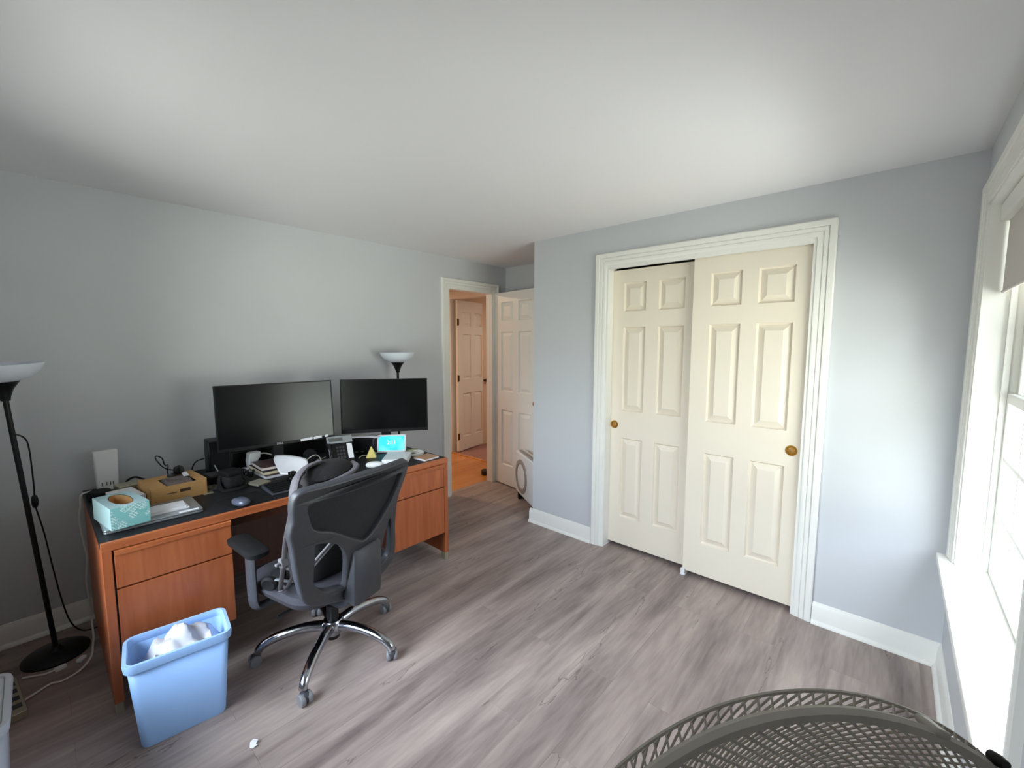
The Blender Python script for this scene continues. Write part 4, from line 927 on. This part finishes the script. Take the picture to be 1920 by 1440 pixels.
# books
z = DT + 0.0003
for k, (w, d, h, cx, cy, rz, pm, cm, lb) in enumerate(((0.165, 0.262, 0.020, -2.925, 0.958, 3, M['paper'], M['redcover'], 'bottom book of the stack, white page edges'), (0.155, 0.245, 0.021, -2.935, 0.952, 1, M['page'], M['blackmatte'], 'middle book of the stack, yellowed page edges'), (0.135, 0.205, 0.019, -2.945, 0.950, -2, M['page2'], M['redcover'], 'top book of the stack, dark red and black cover'))):
    t = thing('book', lb, 'book', (cx, cy, z), math.radians(rz), 'books stacked on the desk')
    b = BM(); bx(b, -d / 2 + 0.003, d / 2 - 0.003, -w / 2, w / 2 - 0.003, 0.0016, h - 0.0016); obj('pages', b, pm, t, smooth=False)
    b = BM(); bx(b, -d / 2, d / 2, -w / 2, w / 2, 0, 0.0016); bx(b, -d / 2, d / 2, -w / 2, w / 2, h - 0.0016, h); bx(b, -d / 2, -d / 2 + 0.0016, -w / 2, w / 2, 0.0016, h - 0.0016); obj('cover', b, cm, t, smooth=False)
    z += h + 0.0002
# curled white sheet leaning from the books onto the desk
b = BM(); g = []
A, B_, C_, D_ = Vector((-2.985, 0.985, 0.862)), Vector((-2.715, 1.115, 0.858)), Vector((-2.590, 1.010, 0.795)), Vector((-2.690, 0.930, 0.806))
for i in range(11):
    u = i / 10; row = []
    for j in range(13):
        v = j / 12; vv = v
        if u < 0.25: k = 0.80 + 0.20 * math.sin(u / 0.25 * PI / 2); vv = 0.5 + (v - 0.5) * k
        p = (A * (1 - vv) + B_ * vv) * (1 - u) + (D_ * (1 - vv) + C_ * vv) * u
        p.z += 0.010 * math.sin(PI * v) * (1 - 0.6 * u) - 0.012 * math.sin(PI * u)
        row.append(b.verts.new(p))
    g.append(row)
for i in range(10):
    for j in range(12): b.faces.new((g[i][j], g[i + 1][j], g[i + 1][j + 1], g[i][j + 1]))
tag(obj('curled_sheet', b, M['paper'], solid=0.0012), 'large curled sheet of white paper leaning beside the book stack', 'paper')
# keyboard, partly behind the chair
kb = thing('keyboard', 'dark grey keyboard at the front of the desk behind the chair', 'keyboard', (-2.545, 1.02, DT), math.radians(0))
b = BM(); loft(b, [[(x, y, zz) for x, y, zz in ((-0.085, y, 0.0), (0.085, y, 0.0), (0.085, y, 0.010), (-0.085, y, 0.022))] for y in (-0.215, 0.215)]); obj('case', b, M['charcoal'], kb, smooth=False, bevel=0.004)
b = BM()
for r_ in range(5):
    for c_ in range(18):
        x = 0.062 - 0.031 * r_; y = -0.195 + 0.0229 * c_; zz = 0.0117 + (0.085 - x) * 0.0706
        bx(b, x - 0.013, x + 0.013, y - 0.0098, y + 0.0098, zz - 0.002, zz + 0.004)
obj('keys', b, M['black'], kb, smooth=False)
b = BM(); bx(b, -0.02, 0.02, -0.026, 0.026, 0, 0.022); bx(b, -0.016, 0.014, -0.018, 0.018, 0.022, 0.050); bk = obj('ink_bottle', b, M['blackgloss'], bevel=0.004); put(bk, 'small square black bottle standing on the keyboard in front of the curled sheet', 'bottle', (-2.585, 0.958, DT + 0.0268), 0.2)
# round black puck speaker with white lead
rs = thing('round_microphone', 'round black disc microphone standing right of the curled sheet', 'microphone', (-2.925, 1.205, DT), math.radians(-20))
b = BM(); lathe(b, [(0, -0.012), (0.042, -0.012), (0.048, -0.006), (0.048, 0.006), (0.042, 0.012), (0, 0.010)], 32, T((0, 0, 0.060)) @ R(80, 'Y')); obj('disc', b, M['blackmatte'], rs)
b = BM(); lathe(b, [(0, 0), (0.038, 0), (0.036, 0.008), (0.010, 0.014), (0, 0.014)], 24); obj('foot', b, M['black'], rs)
b = BM(); tube(b, catmull([(0.012, -0.03, 0.02), (0.05, -0.02, 0.05), (0.055, 0.02, 0.075), (0.04, 0.05, 0.06), (0.06, 0.08, 0.008), (0.08, 0.11, 0.005)], 6), 0.003, 6); obj('lead', b, M['cable'], rs)
# desk telephone, tilted up behind the chair
ph = thing('desk_phone', 'grey and black desk telephone with display under the gap between the monitors', 'telephone', (-2.845, 1.375, DT), math.radians(-14))
tl = R(-52, 'Y')
base = T((0.03, 0, 0.006)) @ R(52, 'Y')
b = BM(); loft(b, [[(0.08, y, 0.0), (0.085, y, 0.02), (-0.025, y, 0.175), (-0.055, y, 0.165), (-0.06, y, 0.0)] for y in (-0.082, 0.082)]); obj('body', b, M['black'], ph, smooth=False, bevel=0.004)
fx = lambda y, t, d=0.0: (0.085 - 0.110 * t + d * 0.815, y, 0.02 + 0.155 * t + d * 0.579)
def face_plate(bm, y0, y1, t0, t1, d0, d1):
    v = [bm.verts.new(fx(y, t, d)) for y in (y0, y1) for t in (t0, t1) for d in (d0, d1)]
    for f in ((0, 1, 3, 2), (4, 6, 7, 5), (0, 4, 5, 1), (2, 3, 7, 6), (0, 2, 6, 4), (1, 5, 7, 3)): bm.faces.new([v[i] for i in f])
b = BM(); face_plate(b, -0.084, 0.084, 0.72, 1.0, 0.0, 0.008); obj('display_panel', b, M['silver'], ph, smooth=False, bevel=0.002)
b = BM(); face_plate(b, -0.070, 0.020, 0.79, 0.93, 0.0081, 0.0095); obj('display', b, M['lcd'], ph, smooth=False)
b = BM(); face_plate(b, 0.042, 0.076, 0.10, 0.68, 0.0, 0.003); obj('name_strip', b, M['paper'], ph, smooth=False)
b = BM(); tube(b, catmull([fx(-0.075, 0.02, 0.035), fx(-0.078, 0.10, 0.030), fx(-0.080, 0.25, 0.040), fx(-0.080, 0.45, 0.042), fx(-0.078, 0.60, 0.030), fx(-0.075, 0.66, 0.032)], 5), [0.024, 0.024, 0.023, 0.020, 0.017, 0.015, 0.014, 0.013, 0.013, 0.013, 0.013, 0.013, 0.013, 0.014, 0.015, 0.016, 0.018, 0.020, 0.022, 0.023, 0.024, 0.024, 0.024, 0.023, 0.022, 0.020][:26], 12); obj('handset', b, M['blackgloss'], ph)
b = BM()
for r_ in range(4):
    for c_ in range(3): face_plate(b, -0.030 + 0.020 * c_, -0.016 + 0.020 * c_, 0.12 + 0.13 * r_, 0.20 + 0.13 * r_, 0.0, 0.004)
obj('keypad', b, M['charcoal'], ph, smooth=False)
# black speaker bar with white sheet under the right monitor
sb = thing('docking_station', 'black box docking station under the right monitor', 'docking station', (-2.955, 1.585, DT), math.atan2(-0.35, 0.52))
b = BM(); bx(b, -0.055, 0.055, -0.10, 0.10, 0.0, 0.118); obj('case', b, M['blackgloss'], sb, bevel=0.005)
b = BM()
for y in (-0.06, -0.02, 0.02): bx(b, 0.0551, 0.0556, y - 0.01, y + 0.01, 0.02, 0.028)
obj('ports', b, M['lcd'], sb, smooth=False)
b = BM(); loft(b, [[(-0.06, y, 0.006 * math.sin(y * 20)), (0.0, y, 0.001), (0.075, y, 0.008 * math.cos(y * 14) - 0.004 + 0.006)] for y in (-0.13, -0.06, 0.0, 0.06, 0.13)], False, False, False); o = put(obj('paper_sheet', b, M['paper'], solid=0.0008), 'white sheet of paper lying on the black docking station under the right monitor', 'paper', (-2.950, 1.60, DT + 0.1255), math.atan2(-0.35, 0.52))
# yellow pyramid
b = BM(); s = 0.036; vs = [b.verts.new(p) for p in ((-s, -s, 0), (s, -s, 0), (s, s, 0), (-s, s, 0))]; ap = b.verts.new((0, 0, 0.082))
b.faces.new(vs[::-1])
for i in range(4): b.faces.new((vs[i], vs[(i + 1) % 4], ap))
put(obj('pyramid', b, M['yellow'], smooth=False, bevel=0.002), 'small pale yellow pyramid on the desk left of the smart display', 'pyramid', (-2.80, 1.588, DT + 0.0002), math.radians(-32))
# smart display
sd = thing('smart_display', 'white smart display with a cyan clock screen reading 2:11', 'smart display', (-2.795, 1.752, DT), math.radians(-38))
tlt = R(-14, 'Y')
b = BM(); prism(b, rrect(-0.105, 0.105, 0.004, 0.136, 0.012), -0.006, 0.006, tlt @ R(90, 'Z') @ R(90, 'X')); obj('frame', b, M['white'], sd, bevel=0.002)
b = BM(); prism(b, rrect(-0.093, 0.093, 0.018, 0.124, 0.004), 0.0061, 0.0068, tlt @ R(90, 'Z') @ R(90, 'X')); obj('screen', b, M['cyan'], sd, smooth=False)['label'] = 'lit cyan screen with a clock'
tm = text_mesh('2:11', 0.040, 0.0003); tmesh(tm, tlt @ R(90, 'Z') @ R(90, 'X') @ T((0, 0.076, 0.0072))); obj('clock_digits', tm, M['clock'], sd, smooth=False)
b = BM(); loft(b, [[(-0.004, y, 0.0), (-0.050, y, 0.0), (-0.046, y, 0.04), (-0.026, y, 0.085)] for y in (-0.05, 0.05)]); obj('speaker_base', b, M['palegrey'], sd, bevel=0.006)
# white box
wx = thing('white_box', 'flat white cardboard box in front of the smart display', 'box', (-2.553, 1.642, DT + 0.0003), math.radians(-43))
b = BM(); bx(b, -0.105, 0.105, -0.080, 0.080, 0, 0.022); obj('tray', b, M['paper'], wx, smooth=False, bevel=0.001)
b = BM(); bx(b, -0.107, 0.107, -0.082, 0.082, 0.012, 0.043); obj('lid', b, M['white'], wx, smooth=False, bevel=0.002)
b = BM(); sellip(b, (0, 0, 0.017), (0.055, 0.032, 0.020), 0.85, 24, 12); bmesh.ops.bisect_plane(b, geom=b.verts[:] + b.edges[:] + b.faces[:], plane_co=(0, 0, 0.001), plane_no=(0, 0, -1), clear_outer=True); put(obj('white_mouse', b, M['white']), 'white rounded mouse left of the white box, half hidden by the chair back', 'mouse', (-2.55, 1.465, DT), math.radians(60))
# notebook, coiled cable, green card, stand post
nb = thing('notebook', 'tan covered notebook at the right front corner of the desk', 'notebook', (-2.472, 1.832, DT + 0.0003), math.radians(6))
b = BM(); bx(b, -0.058, 0.058, -0.066, 0.066, 0.0012, 0.012); obj('pages', b, M['paper'], nb, smooth=False)
b = BM(); bx(b, -0.060, 0.060, -0.068, 0.068, 0, 0.0012); bx(b, -0.060, 0.060, -0.068, 0.068, 0.012, 0.0134); obj('cover', b, M['tan'], nb, smooth=False)
b = BM()
for k in range(3): tube(b, [(0.045 * math.cos(a) * (1 + 0.06 * math.sin(3 * a + k)), 0.062 * math.sin(a), 0.004 + 0.006 * k + 0.003 * math.sin(2 * a + k)) for a in [2 * PI * i / 28 for i in range(28)]], 0.0035, 6, True)
put(obj('coiled_cable', b, M['cable']), 'coiled white cable behind the tan notebook', 'cable', (-2.615, 1.852, DT), 0.3)
b = BM(); loft(b, [[(-0.05, y, 0.001), (0.0, y, 0.004 + abs(y) * 0.1), (0.05, y, 0.012)] for y in (-0.045, 0.0, 0.045)], False, False, False); put(obj('green_card', b, M['leaf'], smooth=True, solid=0.001), 'curled pale green card beside the smart display', 'card', (-2.735, 1.885, DT + 0.001), 0.4)
b = BM(); tube(b, [(0, 0, 0), (0, 0, 0.09)], 0.013, 14); lathe(b, [(0, 0), (0.028, 0), (0.028, 0.006), (0, 0.008)], 20); put(obj('metal_canister', b, M['silver']), 'thin grey metal canister behind the right edge of the smart display', 'canister', (-2.845, 1.888, DT + 0.0003))
b = BM(); tube(b, catmull([(-2.82, 1.50, DT + 0.004), (-2.845, 1.54, DT + 0.010), (-2.85, 1.585, DT + 0.004), (-2.85, 1.63, DT + 0.010), (-2.85, 1.665, DT + 0.006)], 6), 0.0035, 6)
tag(obj('white_lead', b, M['cable']), 'thin white lead lying behind the yellow pyramid', 'cable')
b = BM(); tube(b, catmull([(-3.00, 1.13, DT + 0.004), (-2.99, 1.20, DT + 0.006), (-3.00, 1.31, DT + 0.004), (-3.03, 1.36, DT + 0.006)], 6), 0.0035, 6)
tag(obj('grey_lead', b, M['cable']), 'pale lead lying on the desk under the large monitor, right part', 'cable')

# ------------------------------------------------------------------ cables by the desk, power strip
b = BM(); tube(b, catmull([(-3.24, 0.16, DT + 0.012), (-3.26, 0.118, DT - 0.002), (-3.25, 0.108, 0.697), (-3.25, 0.100, 0.625), (-3.25, 0.108, 0.50), (-3.25, 0.116, 0.42), (-3.26, 0.112, 0.352), (-3.25, 0.105, 0.263), (-3.25, 0.112, 0.113), (-3.22, 0.110, 0.03), (-3.13, 0.108, 0.007), (-3.05, 0.10, 0.006), (-2.93, 0.085, 0.006), (-2.845, 0.04, 0.006), (-2.815, -0.02, 0.006), (-2.83, -0.055, 0.006), (-2.79, -0.115, 0.008), (-2.765, -0.138, 0.014)], 7), 0.0045, 8)
tag(obj('white_power_cord', b, M['cable']), 'long white cord hanging from the desk and curving over the floor', 'cable')
ps = thing('power_strip', 'grey power strip on the floor beside the pale bin', 'power strip', (-2.80, -0.165, 0), math.radians(7))
b = BM(); prism(b, rrect(-0.16, 0.15, -0.025, 0.025, 0.008), 0.0, 0.034); obj('case', b, M['glide'], ps, bevel=0.003)
for k in range(4):
    b = BM(); bx(b, -0.12 + 0.065 * k, -0.085 + 0.065 * k, -0.014, 0.014, 0.0341, 0.0350); obj('socket', b, M['charcoal'], ps, smooth=False)
pl = thing('usb_plug', 'short white lead with a white plug on the floor by the lamp base', 'plug', (-2.955, -0.02, 0.0), 0)
b = BM(); tube(b, catmull([(-0.015, -0.125, 0.010), (0.0, -0.085, 0.006), (0.02, -0.05, 0.006), (0.02, -0.015, 0.008)], 6), 0.004, 8); obj('lead', b, M['cable'], pl)
b = BM(); bx(b, -0.012, 0.012, -0.02, 0.02, 0.0, 0.016, T((0.02, 0.0, 0)) @ R(15, 'Z')); obj('plug_head', b, M['white'], pl, bevel=0.003)
b = BM(); bx(b, -0.011, 0.011, -0.019, 0.019, 0, 0.016); put(obj('white_plug', b, M['white'], bevel=0.003), 'small white plug cap on the floor right of the lamp base', 'plug', (-2.945, 0.052, 0.0), 0.9)

# ------------------------------------------------------------------ alcove: portable heater and door stop
ht_a = Vector((-2.855, 3.235, 0)); ht_b = Vector((-2.392, 2.962, 0)); hv = (ht_b - ht_a); hl = hv.length; hz_ = math.atan2(hv.y, hv.x)
he = thing('portable_heater', 'white box-shaped portable heater with a grey ringed round vent in the alcove', 'heater', (ht_a.x, ht_a.y, 0), hz_)
b = BM(); prism(b, rrect(0.0, hl, 0.0, 0.105, 0.02), 0.075, 0.50); obj('housing', b, M['white'], he, bevel=0.012)
b = BM(); lathe(b, [(0.122, 0), (0.168, 0.0), (0.164, 0.008), (0.128, 0.010), (0.122, 0.0)], 44, T((0.19, -0.0005, 0.275)) @ R(90, 'X')); obj('vent_ring', b, M['tank'], he)['label'] = 'grey ring round the vent'
b = BM(); lathe(b, [(0.0, 0.006), (0.09, 0.005), (0.1215, 0.0)], 40, T((0.19, -0.0008, 0.275)) @ R(90, 'X')); obj('vent_cover', b, M['white'], he)
b = BM(); bx(b, 0.06, 0.46, 0.02, 0.055, 0.5005, 0.512); obj('handle', b, M['tank'], he, bevel=0.004)['label'] = 'grey carrying handle on top'
for x in (0.06, hl - 0.06):
    b = BM(); bx(b, x - 0.02, x + 0.02, 0.01, 0.095, 0.0, 0.0752); obj('foot', b, M['black'], he, bevel=0.006)
b = BM(); lathe(b, [(0, 0), (0.040, 0), (0.046, 0.010), (0.046, 0.055), (0.038, 0.064), (0, 0.066)], 28); put(obj('door_stop', b, M['rubber']), 'black cylindrical door stop on the hall floor at the foot of the open door', 'door stop', (-3.63, 3.555, 0.0))

# ------------------------------------------------------------------ pedestal fan in the foreground
FC = Vector((-0.012, 0.394, 1.041)); FAZ, FEL, FR_ = -0.764, -0.10, 0.24
ax = Vector((math.cos(FEL) * math.sin(FAZ), math.cos(FEL) * math.cos(FAZ), math.sin(FEL)))
a1 = ax.cross(Vector((0, 0, 1))).normalized(); a2 = a1.cross(ax).normalized()
fm = Matrix(((a1.x, a2.x, ax.x, 0), (a1.y, a2.y, ax.y, 0), (a1.z, a2.z, ax.z, 0), (0, 0, 0, 1)))    # local Z = blowing direction, Y up
fan = thing('pedestal_fan', 'dark grey pedestal fan with wire cage in the right foreground', 'fan', (FC.x, FC.y, 0))
G = T((0, 0, FC.z)) @ fm
def fp(r, th, d): return G @ Vector((r * math.cos(th), r * math.sin(th), d))
b = BM(); prof = [(FR_ - 0.004, -0.004), (FR_ + 0.003, -0.0055), (FR_ + 0.005, 0.0), (FR_ + 0.003, 0.0055), (FR_ - 0.004, 0.004), (FR_ - 0.004, -0.004)]
lathe(b, prof, 96, G); obj('cage_rim', b, M['fan'], fan)
b = BM(); bx(b, -0.007, 0.007, -0.003, 0.004, -0.007, 0.014, T(fp(FR_ + 0.004, math.radians(66), 0)) @ fm @ R(66 - 90, 'Z')); obj('rim_clip', b, M['fan'], fan, bevel=0.003)
b = BM(); lathe(b, [(0, -0.006), (0.004, -0.006), (0.005, 0.0), (0.004, 0.006), (0, 0.0065)], 16, T(fp(FR_ + 0.009, math.radians(53), -0.002)) @ fm); obj('knob', b, M['black'], fan)
def basket(side, twist, n, name, rmax, depth):
    b = BM()
    for k in range(n):
        th0 = 2 * PI * k / n; pts = []
        for i in range(9):
            u = i / 8; r = 0.045 + (rmax - 0.045) * u; d = depth * (1 - u ** 2.4)
            pts.append(fp(r, th0 + twist * (1 - u), side * d))
        pts.append(fp(rmax + 0.006, th0, side * -0.004))
        tube(b, pts, 0.0013, 5)
    for rr, u in ((0.6, None),):
        r = 0.045 + (rmax - 0.045) * rr; tube(b, [fp(r, 2 * PI * i / 64, side * depth * (1 - rr ** 2.4)) for i in range(64)], 0.0022, 5, True)
    return obj(name, b, M['fan'], fan)
basket(-1, -1.25, 128, 'rear_grille', FR_ - 0.003, 0.05)
# front basket: overhangs the rim with looped wire ends
b = BM(); n = 128; RF = FR_ + 0.004
for k in range(n):
    th0 = 2 * PI * k / n; pts = [fp(RF - 0.006, th0, 0.006), fp(RF + 0.002, th0 - 0.02, 0.014), fp(RF - 0.001, th0 - 0.05, 0.021)]
    for i in range(1, 8):
        u = 1 - i / 8; pts.append(fp(0.045 + (RF - 0.012 - 0.045) * u, th0 - 0.05 + 1.25 * (1 - u), 0.023 + 0.040 * (1 - u ** 2.4)))
    tube(b, pts, 0.0011, 5)
tube(b, [fp(RF + 0.001, 2 * PI * i / 96, 0.019) for i in range(96)], 0.0018, 5, True)
tube(b, [fp(RF * 0.6, 2 * PI * i / 64, 0.052) for i in range(64)], 0.0022, 5, True)
obj('front_grille', b, M['fan'], fan)
b = BM(); lathe(b, [(0, 0.070), (0.046, 0.068), (0.05, 0.062), (0.046, 0.058), (0, 0.058)], 32, G); obj('badge', b, M['fan'], fan)
for k in range(3):
    b = BM(); lo = []
    for i in range(7):
        r = 0.03 + 0.085 * i / 6; w = 0.35 + 0.42 * math.sin(PI * (0.25 + 0.7 * i / 6)); t0 = 2 * PI * k / 3 - PI / 6 + PI / 3
        lo.append([fp(r, t0 - w * 0.5, -0.020), fp(r, t0, 0.0), fp(r, t0 + w * 0.5, 0.020)])
    loft(b, lo, False, False, False); obj('blade', b, M['fan'], fan, subsurf=1, solid=0.002)
b = BM(); lathe(b, [(0, 0.02), (0.028, 0.018), (0.030, -0.018), (0, -0.02)], 24, G); obj('blade_hub', b, M['fan'], fan)
b = BM(); lathe(b, [(0, -0.052), (0.040, -0.052), (0.044, -0.08), (0.042, -0.13), (0.03, -0.155), (0, -0.16)], 32, G); obj('motor', b, M['fan'], fan)
mc = G @ Vector((0, -0.02, -0.11))
b = BM(); tube(b, [(mc.x, mc.y, mc.z), (mc.x, mc.y, mc.z - 0.12)], 0.022, 16); tube(b, [(mc.x, mc.y, mc.z - 0.11), (mc.x, mc.y, 0.03)], 0.014, 16); obj('pole', b, M['fan'], fan)
for k in range(4):
    b = BM(); a = PI / 4 + k * PI / 2 - 0.608; bx(b, 0.012, 0.27, -0.014, 0.014, 0.0, 0.022, T((mc.x, mc.y, 0)) @ Matrix.Rotation(a, 4, 'Z')); obj('base_leg', b, M['fan'], fan, bevel=0.005)

# ------------------------------------------------------------------ light: daylight through the windows, warm lamp in the hall
w = bpy.data.worlds.new('daylight'); S.world = w; w.use_nodes = True
nt = w.node_tree; bg = nt.nodes['Background']; L = nt.links.new
tc = nt.nodes.new('ShaderNodeTexCoord'); sx = nt.nodes.new('ShaderNodeSeparateXYZ'); L(tc.outputs['Generated'], sx.inputs[0])
mr = nt.nodes.new('ShaderNodeMapRange'); mr.inputs['From Min'].default_value = -1; mr.inputs['From Max'].default_value = 1
L(sx.outputs['Z'], mr.inputs['Value'])
cr = nt.nodes.new('ShaderNodeValToRGB'); els = cr.color_ramp.elements
els[0].position = 0.0; els[0].color = (0.20, 0.20, 0.19, 1)
els[1].position = 1.0; els[1].color = (0.85, 0.95, 1.12, 1)
for p, c in ((0.47, (0.28, 0.29, 0.26, 1)), (0.53, (0.42, 0.44, 0.42, 1)), (0.62, (0.86, 0.95, 1.08, 1)), (0.75, (0.92, 1.03, 1.22, 1))):
    e = els.new(p); e.color = c
L(mr.outputs['Result'], cr.inputs['Fac'])
my = nt.nodes.new('ShaderNodeMapRange'); my.interpolation_type = 'SMOOTHSTEP'
my.inputs['From Min'].default_value = 0.0; my.inputs['From Max'].default_value = 0.65; my.inputs['To Min'].default_value = 1.3; my.inputs['To Max'].default_value = 0.32
L(sx.outputs['X'], my.inputs['Value'])
mm = nt.nodes.new('ShaderNodeMix'); mm.data_type = 'RGBA'; mm.blend_type = 'MULTIPLY'; mm.inputs['Factor'].default_value = 1.0; mm.clamp_result = False
mg = nt.nodes.new('ShaderNodeMapRange'); mg.interpolation_type = 'SMOOTHSTEP'      # ground brightness shaped to light the ceiling: darker behind, raised to the right
mg.inputs['From Min'].default_value = 0.0; mg.inputs['From Max'].default_value = 0.6; mg.inputs['To Min'].default_value = 0.8; mg.inputs['To Max'].default_value = 1.9
L(sx.outputs['X'], mg.inputs['Value'])
mz = nt.nodes.new('ShaderNodeMapRange'); mz.interpolation_type = 'SMOOTHSTEP'; mz.inputs['From Min'].default_value = -0.15; mz.inputs['From Max'].default_value = 0.10
L(sx.outputs['Z'], mz.inputs['Value'])
mf = nt.nodes.new('ShaderNodeMix'); mf.data_type = 'FLOAT'; L(mz.outputs['Result'], mf.inputs[0]); L(mg.outputs['Result'], mf.inputs[2]); L(my.outputs['Result'], mf.inputs[3])
L(cr.outputs['Color'], mm.inputs[6]); L(mf.outputs[0], mm.inputs[7]); L(mm.outputs[2], bg.inputs['Color'])
bg.inputs['Strength'].default_value = 13.0
def portal(name, loc, rot, sx_, sy_):
    ld = bpy.data.lights.new(name, 'AREA'); ld.shape = 'RECTANGLE'; ld.size = sx_; ld.size_y = sy_; ld.cycles.is_portal = True
    o = bpy.data.objects.new(name, ld); COL.objects.link(o); o.location = loc; o.rotation_euler = rot
portal('window_portal', (XR + 0.16, (WY0 + WY1) / 2, (WZ0 + WZ1) / 2), (0, PI / 2, 0), WZ1 - WZ0, WY1 - WY0)
portal('window_portal_near', ((NX0 + NX1) / 2, YN - 0.16, (NZ0 + NZ1) / 2), (PI / 2, 0, 0), NX1 - NX0, NZ1 - NZ0)
ld = bpy.data.lights.new('hall_lamp', 'AREA'); ld.shape = 'DISK'; ld.size = 0.3; ld.energy = 18; ld.color = (1.0, 0.74, 0.50)
o = bpy.data.objects.new('hall_lamp', ld); COL.objects.link(o); o.location = (-4.95, 2.45, 2.38)
ld = bpy.data.lights.new('far_room_fill', 'AREA'); ld.shape = 'DISK'; ld.size = 0.4; ld.energy = 9; ld.color = (1.0, 0.84, 0.70)  # unseen fill added to light the far door, in place of room daylight
o = bpy.data.objects.new('far_room_fill', ld); COL.objects.link(o); o.location = (-3.4, 4.7, 2.36)

# ------------------------------------------------------------------ camera
cam = bpy.data.cameras.new('camera'); co = bpy.data.objects.new('camera', cam); COL.objects.link(co)
yaw, pitch, roll = 0.7315, -0.0934, 0.0014
cam.sensor_fit = 'HORIZONTAL'; cam.sensor_width = 36.0; cam.lens = 801.73 / 1920 * 36.0; cam.clip_start = 0.02
co.location = (0, 0, 1.5821)
fw = Vector((-math.sin(yaw) * math.cos(pitch), math.cos(yaw) * math.cos(pitch), math.sin(pitch)))
rt_ = Vector((math.cos(yaw), math.sin(yaw), 0)); up = rt_.cross(fw)
r2 = rt_ * math.cos(roll) + up * math.sin(roll); u2 = up * math.cos(roll) - rt_ * math.sin(roll)
co.matrix_world = Matrix(((r2.x, u2.x, -fw.x, 0), (r2.y, u2.y, -fw.y, 0), (r2.z, u2.z, -fw.z, 1.5821), (0, 0, 0, 1)))
S.camera = co
S.view_settings.view_transform = 'Standard'; S.view_settings.look = 'None'; S.view_settings.gamma = 1.0
S.view_settings.use_curve_mapping = False
S.view_settings.exposure = 0.66
S.cycles.use_denoising = True
S.cycles.max_bounces = 14; S.cycles.diffuse_bounces = 8; S.cycles.transparent_max_bounces = 16
S.cycles.sample_clamp_indirect = 8.0
